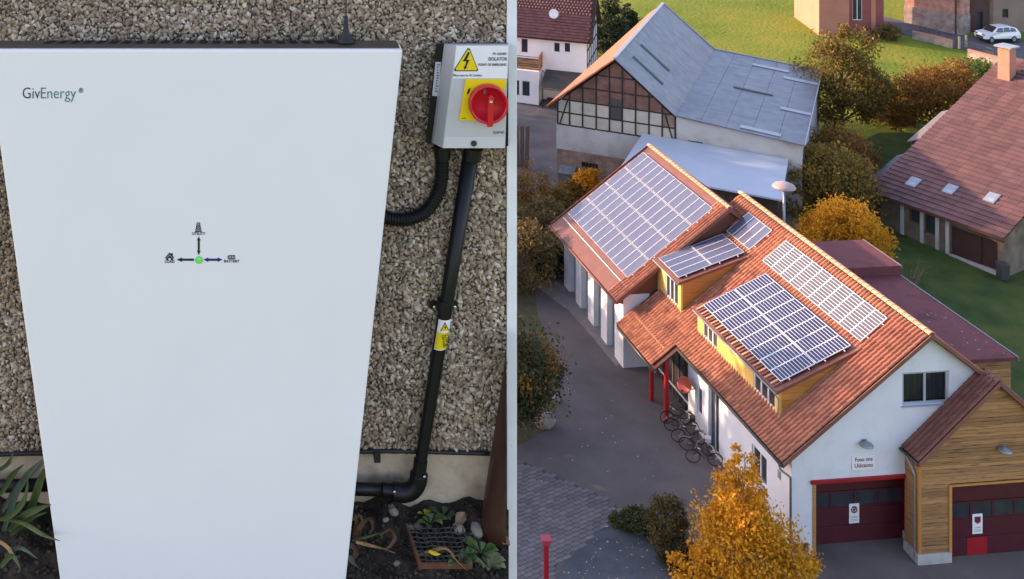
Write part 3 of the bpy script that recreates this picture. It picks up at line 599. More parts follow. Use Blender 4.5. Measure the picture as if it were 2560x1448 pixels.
# ------------------------------------------------------------------ the fire station with solar panels
E1 = Vector((-326, 3000, 0)).normalized(); E2 = Vector((E1.y, -E1.x, 0))
HO = Vector((24.73, 55.64, 0))
MH = Matrix(((E2.x, E1.x, 0, HO.x), (E2.y, E1.y, 0, HO.y), (0, 0, 1, HO.z), (0, 0, 0, 1)))     # house frame: x = across the gable, y = along the ridge
MHI = MH.inverted(); CAMH = MHI @ Vector((0, 0, CH))
def hray(u, v): return (MHI.to_3x3() @ Vector((u - PX, F, -(v - PY))))
def hplane(u, v, p0, n):                  # pixel to a plane in the house frame
    d = hray(u, v); t = (Vector(p0) - CAMH).dot(Vector(n)) / d.dot(Vector(n)); return CAMH + d * t
m_wall = mat('white_plaster', (0.62, 0.63, 0.67), (0.575, 0.585, 0.63), rough=0.9, scale=0.7, bump=0.25, bscale=25, c3=(0.65, 0.66, 0.70), detail=8)  # white plaster given a slight blue tint to imitate blue shade
m_tile = mat('clay_tile', (0.345, 0.122, 0.074), (0.26, 0.088, 0.058), rough=0.72, scale=1.1, rnd=0.22, bump=.3, bscale=30, c3=(0.40, 0.155, 0.09), detail=7, spec=.35)
m_tileb = mat('brown_tile', (0.165, 0.065, 0.048), (0.21, 0.085, 0.06), rough=0.75, scale=1.2, rnd=0.18, bump=.3, bscale=30, detail=7, spec=.3)
m_ridge = mat('ridge_tile', (0.60, 0.33, 0.20), (0.48, 0.22, 0.12), rough=0.75, scale=3, rnd=0.16, bump=.3, bscale=30)  # colour lightened to imitate sunlit highlights along the ridges
m_under = mat('roof_batten', (0.075, 0.028, 0.02), rough=0.9)
m_flash = mat('brown_sheet', (0.15, 0.055, 0.04), (0.19, 0.07, 0.05), rough=0.55, scale=1.5, metal=.1)
m_gut = mat('gutter_metal', (0.06, 0.055, 0.055), (.09, .08, .075), rough=0.45, metal=.5, scale=4)
m_zinc = mat('zinc', (0.30, 0.31, 0.33), (.24, .25, .27), rough=0.45, metal=.6, scale=5)
m_wood = mat('orange_timber', (0.52, 0.235, 0.055), (0.42, 0.17, 0.04), rough=0.65, scale=2.2, rnd=.13, stretch=(1, 1, 9), bump=.2, bscale=20)
m_yelw = mat('yellow_panel', (0.68, 0.44, 0.13), (0.62, 0.38, 0.10), rough=0.7, scale=2, rnd=.06)
m_oak = mat('weathered_larch', (0.30, 0.135, 0.050), (0.15, 0.062, 0.027), rough=0.75, scale=1.6, rnd=.28, stretch=(.5, .5, 7), bump=.4, bscale=18, c3=(0.37, 0.185, 0.075), detail=8)
m_glass = glass_mat('window_glass', (0.022, 0.026, 0.034)); m_glassb = glass_mat('blue_glass', (0.12, 0.16, 0.20), .12)
def clear_glass(name):
    m = bpy.data.materials.new(name); m.use_nodes = True; N = m.node_tree.nodes; L = m.node_tree.links; N.remove(N['Principled BSDF'])
    t = N.new('ShaderNodeBsdfTransparent'); t.inputs[0].default_value = (.86, .9, .92, 1); g = N.new('ShaderNodeBsdfGlossy'); g.inputs['Roughness'].default_value = .03; fz = N.new('ShaderNodeFresnel'); fz.inputs[0].default_value = 1.5
    x = N.new('ShaderNodeMixShader'); L.new(fz.outputs[0], x.inputs[0]); L.new(t.outputs[0], x.inputs[1]); L.new(g.outputs[0], x.inputs[2]); L.new(x.outputs[0], N['Material Output'].inputs[0]); return m
m_clear = clear_glass('clear_glass')
m_frame = mat('white_frame', (0.72, 0.72, 0.72), rough=0.5); m_gframe = mat('grey_frame', (.33, .37, .42), rough=.5)
m_redp = mat('red_paint', (0.36, 0.012, 0.02), (0.30, 0.01, .016), rough=0.4, scale=3); m_door = mat('maroon_door', (0.085, 0.012, 0.02), (0.066, 0.010, 0.017), rough=0.38, scale=1.5, spec=.5)
m_curt = mat('curtain', (0.05, 0.055, 0.075), (0.13, 0.14, 0.17), rough=0.9, scale=7, stretch=(3, 3, .05))
m_conc = mat('pale_concrete', (0.42, 0.41, 0.40), (.33, .32, .31), rough=.9, scale=3, bump=.4, bscale=30)

fs = empty('fire_station', mat4=MH); tag(fs, 'white fire station with red tiled roofs and solar panels', 'building')
SL = 0.755; EA, EZ, RA, RZ = -0.646, 4.60, 6.68, 10.13
def roofz(a): return EZ + SL * (a - EA)
WSL, WEA, WEZ, WRA, WRZ = .735, -2.15, 5.02, 4.8, 10.13
def wroofz(a): return WEZ + WSL * (a - WEA)

# gable wall, pierced for the garage gate and the window
def gable_z(a): return min(roofz(a), 2 * RZ - roofz(a) if False else RZ - SL * abs(a - RA)) - .18
holes = [(1.02, 6.02, -.2, 3.36), (5.48, 7.83, 6.68, 8.22)]
S = [0.0, 1.02, 5.48, 6.02, 6.68, 7.83, 13.3]
mb = MB()
for a, b in zip(S, S[1:]):
    T = [-.6, 3.36, 6.68, 8.22, 20]
    for c_, d_ in zip(T, T[1:]):
        if any(h[0] <= a + 1e-6 and b <= h[1] + 1e-6 and h[2] <= c_ + .5 and d_ <= h[3] + 1e-6 for h in holes): continue
        pl = clip_poly([(a, c_), (b, c_), (b, d_), (a, d_)], lambda p: roofz(p[0]) - .18 - p[1]); pl = clip_poly(pl, lambda p: RZ - SL * (p[0] - RA) - .18 - p[1]) if pl else pl
        if len(pl) > 2: mb.poly([(x, 0, z) for x, z in pl])
for a, b, c_, d_ in holes:
    dp_ = .70 if c_ < 1 else .14
    for p, q in (((a, c_), (b, c_)), ((b, c_), (b, d_)), ((b, d_), (a, d_)), ((a, d_), (a, c_))): mb.quad((p[0], 0, p[1]), (q[0], 0, q[1]), (q[0], dp_, q[1]), (p[0], dp_, p[1]))
mb.build('gable_wall', m_wall, fs)
# long side wall
mb = MB(); side_holes = [(2.2, 3.6, 1.75, 3.2), (6.9, 8.05, .45, 3.75), (8.75, 9.35, 1.5, 3.0), (10.35, 14.6, .3, 4.0)]
pierced(mb, (0, 0, 0), (0, 1, 0), (-1, 0, 0), 0, 15.2, -.6, 5.05, side_holes, .22); mb.build('side_wall', m_wall, fs)
mb = MB(); mb.quad((13.3, 0, -.6), (13.3, 17, -.6), (13.3, 17, 5), (13.3, 0, 5)); mb.poly([(0, 17, 2), (13.3, 17, 2), (13.3, 17, 4.9), (6.68, 17, 9.8), (0, 17, 4.9)]); mb.build('rear_wall', m_wall, fs)
def window(root, o, sd, nd, w, h, panes, fm, gm, name='window', curtain=None, fw=.07, sill=None):
    """framed window: o lower-left corner on the reveal plane, sd along, nd outwards"""
    o, sd, nd = Vector(o), Vector(sd), Vector(nd); Z = Vector((0, 0, 1)); we = empty(name, parent=root)
    mb = MB()
    for z in (fw / 2, h - fw / 2): mb.bar(o + Z * z, o + sd * w + Z * z, .08, fw)
    for k in range(panes + 1):
        s = fw / 2 + (w - fw) * k / panes; mb.bar(o + sd * s + Z * fw, o + sd * s + Z * (h - fw), fw, .08, up=nd)
    mb.build('frame', fm, we)
    for k in range(panes):
        a, b = fw / 2 + (w - fw) * k / panes, fw / 2 + (w - fw) * (k + 1) / panes; q = -nd * .012
        mb = MB(); mb.quad(o + sd * a + Z * fw * .6 + q, o + sd * b + Z * fw * .6 + q, o + sd * b + Z * (h - fw * .6) + q, o + sd * a + Z * (h - fw * .6) + q); mb.build('pane', gm, we)
    if sill: mb = MB(); mb.bar(o - sd * .06 - Z * .03 + nd * .09, o + sd * (w + .06) - Z * .03 + nd * .09, .24, .05); mb.build('sill', sill, we)
    return we
gw = window(fs, (5.48, .12, 6.68), (1, 0, 0), (0, -1, 0), 2.35, 1.54, 2, m_gframe, m_clear, fw=.11, sill=m_gframe)
for k, (a, b) in enumerate(((5.62, 6.58), (6.76, 7.70))):     # pleated curtains hanging behind the panes
    mb = MB()
    for j in range(24):
        x0, x1 = a + (b - a) * j / 24, a + (b - a) * (j + 1) / 24; mb.quad((x0, .2 + .07 * (j % 2), 6.8), (x1, .2 + .07 * ((j + 1) % 2), 6.8), (x1, .2 + .07 * ((j + 1) % 2), 8.05), (x0, .2 + .07 * (j % 2), 8.05))
    mb.build('curtain', m_curt, gw)
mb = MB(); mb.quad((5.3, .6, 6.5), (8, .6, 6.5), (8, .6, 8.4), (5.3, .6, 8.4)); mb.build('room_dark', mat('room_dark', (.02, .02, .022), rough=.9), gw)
window(fs, (.12, 3.6, 1.75), (0, -1, 0), (-1, 0, 0), 1.4, 1.45, 2, m_frame, m_glass, sill=m_conc)
window(fs, (.14, 8.05, .45), (0, -1, 0), (-1, 0, 0), 1.15, 3.3, 2, m_gframe, m_glass, 'tall_window', fw=.1)
window(fs, (.12, 9.35, 1.5), (0, -1, 0), (-1, 0, 0), .6, 1.5, 1, m_frame, m_glass)
ent = window(fs, (.15, 14.6, .3), (0, -1, 0), (-1, 0, 0), 4.25, 3.7, 6, mat('brown_frame', (.12, .085, .06), rough=.5), m_glass, 'entrance_glazing', fw=.09)
mb = MB(); mb.bar((.10, 14.6, 1.3), (.10, 10.35, 1.3), .06, .07); mb.build('transom', m_frame, ent)
# corner wall below the canopy and the wing's side with white piers and glazed bays
mb = MB(); mb.box(-1.62, 0.0, 15.25, 15.5, 0, wroofz(-1.62) - .22); mb.build('corner_wall', m_wall, fs)
b0 = 15.5
for k in range(5):
    mb = MB(); y0 = 15.5 + k * 2.1; mb.box(-1.64, -1.1, y0 + .006, y0 + .95, 0, wroofz(-1.64) - .22); mb.build('pier', m_wall, fs)
    if k < 5: window(fs, (-1.28, y0 + 2.1, .7), (0, -1, 0), (-1, 0, 0), 1.15, 3.95, 2, m_gframe, m_glassb, 'bay_window')
mb = MB(); mb.box(-1.12, -.9, 15.5, 26, -.2, 5.0); mb.build('bay_back_wall', m_wall, fs)
mb = MB(); mb.poly([(-1.62, 25.9, 0), (11, 25.9, 0), (11, 25.9, 5), (4.8, 25.9, 9.9), (-1.62, 25.9, 5.0)]); mb.build('far_gable', m_wall, fs)
# near gable triangle of the wing above the main roof
mb = MB(); mb.poly([(-2.0, 15.3, 4.7), (4.8, 15.3, 9.85), (10.5, 15.3, 5.6), (0, 15.3, 4.4)]); mb.build('wing_gable', m_flash, fs)

# garage gate in its recess
def gate(root, a0, a1, y, z1, name='garage_gate', feat=None):
    g = empty(name, parent=root); n = 4; h = z1 / n; w = a1 - a0
    for r in range(n):
        if r == 2:
            mb = MB(); mb.box(a0, a1, y, y + .06, r * h + .012, r * h + .10); mb.box(a0, a1, y, y + .06, (r + 1) * h - .1, (r + 1) * h - .012)
            for k in range(5): mb.box(a0 + (w - .1) * k / 4, a0 + (w - .1) * k / 4 + .1, y + .001, y + .059, r * h + .09, (r + 1) * h - .09)
            mb.build('window_section', m_door, g)
            for k in range(4):
                mb = MB(); x0 = a0 + (w - .1) * k / 4 + .08; mb.quad((x0, y + .03, r * h + .08), (x0 + (w - .1) / 4 + .04, y + .03, r * h + .08), (x0 + (w - .1) / 4 + .04, y + .03, (r + 1) * h - .08), (x0, y + .03, (r + 1) * h - .08)); mb.build('gate_pane', m_glass, g)
        else:
            mb = MB(); mb.box(a0, a1, y, y + .06, r * h + .012, (r + 1) * h - .012); mb.build('gate_section', m_door, g, bevel=.01)
    mb = MB(); mb.box(a0, a1, y + .065, y + .09, 0, z1); mb.build('gate_back', mat('gate_gap', (.01, .004, .005), rough=.9), g)
    return g
gate(fs, 1.03, 6.01, .62, 3.34)
mb = MB(); mb.box(.92, 6.14, -.10, .05, 3.34, 3.50); mb.build('gate_lintel', m_redp, fs, bevel=.01)
mb = MB(); mb.box(1.02, 1.17, -.04, .55, 0.0, 3.34); mb.build('gate_post', m_wood, fs)
mb = MB(); mb.box(5.93, 6.08, -.04, .12, .42, 3.34); mb.build('gate_post', m_wood, fs)
mb = MB(); mb.box(5.97, 6.06, .121, .61, .42, 3.33); mb.build('gate_jamb', m_redp, fs)
mb = MB(); mb.box(5.90, 6.2, -.05, .61, -.1, .42); mb.build('jamb_plinth', m_conc, fs)

# --- tiled roofs.  One clay pantile, laid in courses
TWd, TLn = .252, .40
def tile_mesh(name, mt, w=TWd, l=TLn, amp=.095):
    mb = MB(); prof = [(-.5, .0), (-.34, -.15), (-.12, .12), (.06, .75), (.22, 1.0), (.38, .78), (.5, .12)]
    for y, dz in ((0, .034), (l, 0)):
        for x, h in prof: mb.v.append((x * w * 1.02, y, h * amp + dz))
    for x, h in prof: mb.v.append((x * w * 1.02, 0.002, h * amp + .010))
    n = len(prof)
    mb.f = [(i, i + 1, n + i + 1, n + i) for i in range(n - 1)] + [(2 * n + i, 2 * n + i + 1, i + 1, i) for i in range(n - 1)]; mb.m = [0] * len(mb.f)
    return mb
tmb = tile_mesh('tile', m_tile)
def slope_frame(o, along, upd): 
    x = Vector(along).normalized(); y = Vector(upd).normalized(); z = x.cross(y)
    return Matrix(((x.x, y.x, z.x, o[0]), (x.y, y.y, z.y, o[1]), (x.z, y.z, z.z, o[2]), (0, 0, 0, 1)))
def lay_tiles(root, roof, frame, ncol, nrow, keep, mt, dist, nparts, mass='tile_mass', pitch=.345, wd=TWd):
    me = tmb.mesh('tile'); me.materials.append(mt); Ms = []
    for r in range(nrow):
        for c_ in range(ncol):
            p = (wd * (c_ + .5), r * pitch + TLn * .5)
            if not keep(*p): continue
            Ms.append(frame @ Matrix.Translation((p[0], r * pitch, .03 + rnd.uniform(-.003, .004))) @ Matrix.Rotation(rnd.uniform(-.012, .012), 4, 'Z'))
    Ms.sort(key=lambda m: dist(m.translation))
    for m in Ms[:nparts]:
        o = bpy.data.objects.new('tile', me); COL.objects.link(o); o.parent = roof; o.matrix_basis = m
    if Ms[nparts:]: tag(link(mass, multi_mesh(mass, tmb.v, tmb.f, Ms[nparts:]), mt, roof), kind='stuff')
ca_ = math.cos(math.atan(SL)); sa_ = math.sin(math.atan(SL))
# main roof
B0, B1 = -.42, 15.3
mb = MB()
mb.prism([(EA, B0, EZ - .03), (RA, B0, RZ - .03), (RA, B0, RZ - .2), (EA, B0, EZ - .2)], (0, B1 - B0 + 1.9, 0)); mb.prism([(13.9, B0, RZ - SL * (13.9 - RA)), (RA + .002, B0, RZ), (RA + .002, B0, RZ - .2), (13.9, B0, RZ - SL * (13.9 - RA) - .2)], (0, B1 - B0 + 1.9, 0))
mb.prism([(-2.05, 10.1, roofz(-2.05) - .03), (EA - .001, 10.1, EZ - .03), (EA - .001, 10.1, EZ - .15), (-2.05, 10.1, roofz(-2.05) - .15)], (0, 5.1, 0))
roof = mb.build('main_roof', m_under, fs)
frame = slope_frame((EA, B1 + 1.75, EZ), (0, -1, 0), (1, 0, SL)); ncol = int((B1 + 1.75 - B0) / TWd)
def in_dormer(a, b): return (.62 < a < 4.15 and 2.05 < b < 9.9) or (.75 < a < 4.1 and 12.5 < b < 15.3)
def keep_main(x, y):
    a = EA + y * ca_; b = B1 + 1.75 - x
    if a > RA - .1: return False
    if in_dormer(a, b): return False
    return b < 14.95 or wroofz(a) < roofz(a) + .05 or a > 5.2
hd = lambda p: (p - CAMH).length
lay_tiles(fs, roof, frame, ncol, 26, keep_main, m_tile, hd, 300)
fr2 = slope_frame((-2.05, 15.2, roofz(-2.05)), (0, -1, 0), (1, 0, SL))
lay_tiles(fs, roof, fr2, int(5.0 / TWd), 5, lambda x, y: y * ca_ < 1.45, m_tile, hd, 0, 'canopy_tile_mass')
# ridge and verge tiles
def ridge_line(root, p, q, n, r=.155, mt=m_ridge, name='ridge_tile'):
    p, q = Vector(p), Vector(q); d = (q - p) / n; mb = MB(); L = d.length * 1.12
    for y, rr, dz in ((0, r * 1.08, .02), (L, r * .95, 0)):
        for j in range(7):
            t = PI * j / 6; mb.v.append((rr * math.cos(t), y, rr * .8 * math.sin(t) + dz - .05))
    mb.v += [(r * .95 * math.cos(PI * j / 6), 0, r * .65 * math.sin(PI * j / 6) - .05) for j in range(7)]
    mb.f = [(i, i + 1, 8 + i, 7 + i) for i in range(6)] + [(14 + i, 15 + i, i + 1, i) for i in range(6)]; mb.m = [0] * 12
    me = mb.mesh(name); me.materials.append(mt); rot = d.to_track_quat('Y', 'Z').to_matrix().to_4x4()
    for k in range(n):
        o = bpy.data.objects.new(name, me); COL.objects.link(o); o.parent = root; o.matrix_basis = Matrix.Translation(p + d * k) @ rot
ridge_line(roof, (RA, B0, RZ + .06), (RA, 17.2, RZ + .06), 44)
mb = MB(); mb.prism([(EA - .02, B0 - .05, EZ - .16), (RA, B0 - .05, RZ - .14), (RA, B0 - .05, RZ + .07), (EA - .02, B0 - .05, EZ + .06)], (0, .05, 0)); mb.build('verge_board', m_tileb, roof)
mb = MB(); mb.prism([(RA + .002, B0 - .05, RZ - .14), (13.9, B0 - .05, RZ - SL * (13.9 - RA) - .14), (13.9, B0 - .05, RZ - SL * (13.9 - RA) + .07), (RA + .002, B0 - .05, RZ + .07)], (0, .05, 0)); mb.build('verge_board', m_tileb, roof)
ridge_line(roof, (RA + .1, B0 + .08, RZ), (13.4, B0 + .08, RZ - SL * (13.4 - RA)), 22, .11, m_tile, 'verge_tile')
def gutter(root, p, q, name='gutter', r=.075, mt=m_gut):
    p, q = Vector(p), Vector(q); mb = MB(); mb.tube([p, q], r, n=10); return mb.build(name, mt, root, smooth=True)
gutter(fs, (EA - .07, B0, EZ - .08), (EA - .07, 10.1, EZ - .08)); gutter(fs, (-2.13, 10.1, roofz(-2.05) - .07), (-2.13, 14.8, roofz(-2.05) - .07))
mb = MB(); mb.tube([(EA - .07, -.1, EZ - .12), (EA + .05, -.1, EZ - .45), (-.1, -.08, EZ - .85), (-.1, -.08, 0)], .055, n=10); mb.build('downpipe', m_zinc, fs, smooth=True)
# wing roof
mb = MB(); WB0, WB1 = 14.9, 26.0
mb.prism([(WEA, WB0, WEZ - .03), (WRA, WB0, WRZ - .03), (WRA, WB0, WRZ - .22), (WEA, WB0, WEZ - .22)], (0, WB1 - WB0, 0)); mb.prism([(11.6, WB0, WRZ - WSL * 6.8), (WRA + .002, WB0, WRZ - .02), (WRA + .002, WB0, WRZ - .22), (11.6, WB0, WRZ - WSL * 6.8 - .2)], (0, WB1 - WB0, 0))
wroof = mb.build('wing_roof', m_flash, fs)
caw = math.cos(math.atan(WSL)); frw = slope_frame((WEA, WB1, WEZ), (0, -1, 0), (1, 0, WSL))
def keep_wing(x, y):
    a, b = WEA + y * caw, WB1 - x
    return a < WRA - .1 and b < 16.1 and b > WB0 + .02
lay_tiles(fs, wroof, frw, int((WB1 - WB0) / TWd), 26, keep_wing, m_tile, hd, 100)
ridge_line(wroof, (WRA, WB0, WRZ + .06), (WRA, WB1, WRZ + .06), 28)
for nm, y in (('verge_board', WB0 - .05), ('verge_board', WB1)):
    mb = MB(); mb.prism([(WEA - .02, y, WEZ - .2), (WRA, y, WRZ - .18), (WRA, y, WRZ + .09), (WEA - .02, y, WEZ + .07)], (0, .05, 0)); mb.build(nm, m_flash, wroof)
    mb = MB(); mb.prism([(WRA + .002, y, WRZ - .18), (11.6, y, WRZ - WSL * 6.8 - .18), (11.6, y, WRZ - WSL * 6.8 + .07), (WRA + .002, y, WRZ + .09)], (0, .05, 0)); mb.build(nm, m_flash, wroof)
gutter(fs, (WEA - .08, WB0, WEZ - .1), (WEA - .08, WB1, WEZ - .1), mt=m_flash)
mb = MB(); mb.bar((WEA + .75, WB0 + .4, wroofz(WEA + .75) + .05), (WEA + .75, WB1 - .4, wroofz(WEA + .75) + .05), .05, .05); mb.build('snow_guard', m_frame, wroof)
mb = MB(); mb.bar((-1.2, 10.7, roofz(-1.2) + .12), (-1.2, 14.4, roofz(-1.2) + .12), .045, .045); mb.build('snow_guard', m_ridge, roof)
# canopy posts
for a, b in ((-1.3, 12.1), (-1.3, 10.25)):
    mb = MB(); mb.box(a - .1, a + .1, b - .1, b + .1, zg(HO.y + b) - .05, roofz(a) - .16); mb.build('canopy_post', m_redp, fs, bevel=.015)

# --- dormers
def dormer(a0, zf, a1, b0, b1, cheek, front, wins, name='dormer', boards=8):
    d = empty(name, parent=fs); zb_ = roofz(a1) + .06; sl = (zb_ - zf) / (a1 - a0)
    mb = MB(); ov = .22
    mb.prism([(a0 - ov, b0 - .16, zf - ov * sl + .14), (a1 + .25, b0 - .16, zb_ + .25 * sl + .10), (a1 + .25, b0 - .16, zb_ + .25 * sl - .02), (a0 - ov, b0 - .16, zf - ov * sl - .02)], (0, b1 - b0 + .2, 0)); dr = mb.build('dormer_roof', m_flash, d, bevel=.012)
    z0 = roofz(a0) - .1; mb = MB()
    pierced(mb, (a0, 0, 0), (0, 1, 0), (-1, 0, 0), b0, b1, z0, zf - .02, [(w0, w1, z0 + .22, zf - .16) for w0, w1 in wins], .1); mb.build('front', front, d)
    for w0, w1 in wins: window(d, (a0 + .07, w1, z0 + .22), (0, -1, 0), (-1, 0, 0), w1 - w0, zf - z0 - .38, 3, m_frame, m_glass)
    for k in range(boards):                      # clapboards of the cheek facing the viewer
        za, zb2 = z0 + (zb_ - z0) * k / boards, z0 + (zb_ - z0) * (k + 1) / boards
        pl = clip_poly([(a0 + .004, za + .012), (a1 + .1, za + .012), (a1 + .1, zb2), (a0 + .004, zb2)], lambda p: zf + sl * (p[0] - a0) - .03 - p[1]); pl = clip_poly(pl, lambda p: p[1] - roofz(p[0]) + .12) if len(pl) > 2 else []
        if len(pl) > 2: mb = MB(); mb.prism([(x, b0, z) for x, z in pl], (0, .05, 0)); mb.build('board', cheek, d)
    mb = MB(); mb.poly([(a0 + .02, b0 + .04, z0), (a1, b0 + .04, zb_), (a0 + .02, b0 + .04, zf)]); mb.poly([(a0 + .02, b1 - .04, z0), (a1, b1 - .04, zb_), (a0 + .02, b1 - .04, zf)]); mb.build('cheek_lining', mat('cheek_dark', (.12, .06, .02), rough=.9), d)
    mb = MB(); mb.box(a0 - .035, a0 + .09, b0 - .035, b0 + .09, z0 - .02, zf - .03); mb.build('corner_post', front, d)
    gutter(d, (a0 - ov - .05, b0 - .16, zf - ov * sl + .02), (a0 - ov - .05, b1 + .03, zf - ov * sl + .02), r=.05, mt=m_zinc)
    return d, (lambda a: zf + sl * (a - a0) + .145), sl
d1, dz1, ds1 = dormer(.49, 7.2, 4.35, 12.2, 15.25, m_wood, m_yelw, [(12.6, 14.2)], boards=5)
d2, dz2, ds2 = dormer(.42, 6.72, 4.3, 1.8, 10.1, m_wood, m_yelw, [(2.2, 4.2), (7.9, 9.5)], boards=10)
mb = MB(); mb.tube([(.15, 1.75, 6.62), (.32, 1.72, 6.35), (.30, 1.72, 5.6)], .035, n=8); mb.build('downpipe', m_zinc, d2)
# little studs along the dormer's eaves
for k in range(30):
    mb = MB(); y = 2 + k * .27; mb.bar((.24, y, dz2(.24) + .03), (.72, y, dz2(.72) + .03), .10, .05); mb.build('eaves_tile', m_ridge if k % 2 else m_tileb, d2)

# --- solar arrays
def solar_mat(name, c1, c2, rough=.16):
    return mat(name, c1, c2, rough=rough, spec=.5, scale=.35, metal=0.0, detail=2)
m_cell = solar_mat('pv_cell', (0.065, 0.075, 0.125), (0.12, 0.125, 0.165)); m_celld = solar_mat('pv_cell_dark', (0.010, 0.018, 0.065), (0.022, 0.025, 0.05), .12); m_cellg = solar_mat('pv_cell_grey', (0.075, 0.068, 0.075), (0.10, .09, .095), .2)
m_al = mat('aluminium', (0.78, 0.78, 0.79), rough=0.38, metal=.35); m_back = mat('backsheet', (0.50, 0.50, 0.53), rough=.4)
def array(label, root_a, a0, a1, b0, b1, zf, sl, na, nb, cell, strips=0, gap=.05, lift=.1, e=.022, cgap=.4):
    A = empty('solar_array', mat4=MH @ Matrix.Translation((a0, b0, zf(a0)))); tag(A, label, 'solar panels', 'solar arrays on the fire station roof')
    upv = Vector((1, 0, sl)).normalized(); Lu = (a1 - a0) * math.sqrt(1 + sl * sl); nrm = Vector((-sl, 0, 1)).normalized()
    fr = slope_frame((0, 0, 0), (0, -1, 0), upv)
    pw_, pl_ = (b1 - b0 - gap * cgap * (nb - 1)) / nb, (Lu - gap * (na - 1)) / na
    # one module: frame, backing and glass
    mF = MB()
    mF.box(-pw_ / 2, pw_ / 2, 0, e, 0, .045); mF.box(-pw_ / 2, pw_ / 2, pl_ - e, pl_, 0, .045); mF.box(-pw_ / 2, -pw_ / 2 + e, e, pl_ - e, 0, .045); mF.box(pw_ / 2 - e, pw_ / 2, e, pl_ - e, 0, .045)
    meF = mF.mesh('frame'); meF.materials.append(m_al)
    mG = MB(); mG.box(-pw_ / 2 + e, pw_ / 2 - e, e, pl_ - e, .01, .036); meG = mG.mesh('solar_panel'); meG.materials.append(m_back if strips else cell)
    meS = None
    if strips:
        meS = MB(); st_ = (pl_ - 2 * e) / strips
        meS = MB(); meS.box(-pw_ / 2 + e + .012, pw_ / 2 - e - .012, -st_ * .40, st_ * .40, .037, .039); meS = meS.mesh('cell_row'); meS.materials.append(cell)
    for i in range(na):
        for j in range(nb):
            M = fr @ Matrix.Translation((-(j + .5) * pw_ - j * gap * cgap, i * (pl_ + gap), lift))
            g = bpy.data.objects.new('solar_panel', meG); COL.objects.link(g); g.parent = A; g.matrix_basis = M
            f_ = bpy.data.objects.new('frame', meF); COL.objects.link(f_); f_.parent = g
            if meS:
                for k in range(strips):
                    s_ = bpy.data.objects.new('cell_row', meS); COL.objects.link(s_); s_.parent = g; s_.location = (0, e + st_ * (k + .5), 0)
    for i in range(na):                     # mounting rails
        for q in (.22, .78):
            mb = MB(); y = i * (pl_ + gap) + pl_ * q; mb.box(-(b1 - b0) - .12, .12, y - .02, y + .02, lift - .05, lift - .002); o = mb.build('mounting_rail', m_al, A); o.matrix_basis = fr
    return A
array('large pale solar array of long blue grey panels on the wing roof', fs, WEA + 1.10, WRA - .55, 15.75, 25.45, wroofz, WSL, 4, 12, m_cell, lift=.14, gap=.05, e=.014, cgap=.1)
array('solar array of eight panels on the small yellow dormer roof', fs, .42, 4.35, 12.35, 14.85, dz1, ds1, 2, 4, m_cell, lift=.08, e=.016, cgap=.2)
array('dark blue solar array of two rows on the long dormer roof', fs, .62, 4.2, 1.95, 9.75, dz2, ds2, 2, 8, m_celld, strips=11, lift=.1)
array('single row of striped solar panels below the main ridge', fs, 4.72, 6.12, 1.9, 10.9, roofz, SL, 1, 10, m_cellg, strips=10, lift=.16)
array('small array of four solar panels beside the wing gable', fs, 4.72, 6.1, 12.35, 14.95, roofz, SL, 1, 4, m_cell, strips=0, lift=.16, e=.018, cgap=.2)

# --- things on the walls
sd_ = empty('satellite_dish', mat4=MH @ Matrix.Translation((-.05, 9.55, 2.75))); tag(sd_, 'red satellite dish on the white side wall above the bicycles', 'satellite dish')
mb = MB(); mb.lathe((-.5, 0, .15), [(.03, 0), (.22, .02), (.36, .06), (.42, .10), (.42, .115), (.34, .075), (.2, .035), (.02, .015)], n=24, axis=(-.75, -.55, .35)); mb.build('dish', mat('dish_red', (.42, .06, .035), rough=.45), sd_, smooth=True)
mb = MB(); mb.tube([(.06, 0, -.1), (-.3, 0, -.12), (-.47, .02, .1)], .03, n=8); mb.tube([(-.5, 0, -.2), (-.85, -.4, .05)], .015, n=6); mb.build('bracket', m_gut, sd_)
mb = MB(); mb.box(-.93, -.82, -.45, -.36, .02, .1); mb.build('receiver', m_gut, sd_)
def wall_lamp(name, M, label):
    l = empty(name, mat4=M); tag(l, label, 'lamp')
    mb = MB(); mb.box(-.12, .12, -.05, .0, -.06, .1); mb.build('bracket', m_zinc, l, bevel=.01)
    mb = MB(); mb.lathe((0, -.2, .0), [(.30, -.09), (.31, -.05), (.26, .0), (.12, .07), (.06, .12)], n=20); mb.build('shade', m_zinc, l, smooth=True)
    mb = MB(); mb.tube([(0, -.03, .08), (0, -.12, .14), (0, -.2, .1)], .025, n=8); mb.build('arm', m_zinc, l)
    mb = MB(); mb.lathe((0, -.2, -.12), [(.12, 0), (.2, .03)], n=16); mb.build('lens', m_back, l)
wall_lamp('wall_lamp', MH @ Matrix.Translation((3.55, -.002, 5.15)), 'grey wall lamp on the white gable above the lettered sign')
def sign(name, M, w, h, label, cat='sign', bgm=None):
    s = empty(name, mat4=M); tag(s, label, cat); mb = MB(); mb.box(-w / 2, w / 2, -.03, 0, 0, h); mb.build('board', bgm or m_frame, s, bevel=.004); return s
m_wine = mat('sign_wine', (.16, .008, .05), rough=.5)
s1 = sign('lettered_sign', MH @ Matrix.Translation((3.53, -.004, 3.84)), 1.16, .66, 'white sign with dark red lettering above the maroon gate')
text('Fuoo one', .27, Matrix.Translation((0, -.033, .40)) @ FACE @ Matrix.Diagonal((.84, 1, 1, 1)), m_wine, s1, align='CENTER', ext=.003, bold=.004); text('U\u00fcicaosu', .27, Matrix.Translation((0, -.033, .12)) @ FACE @ Matrix.Diagonal((.92, 1, 1, 1)), m_wine, s1, align='CENTER', ext=.003, bold=.004)
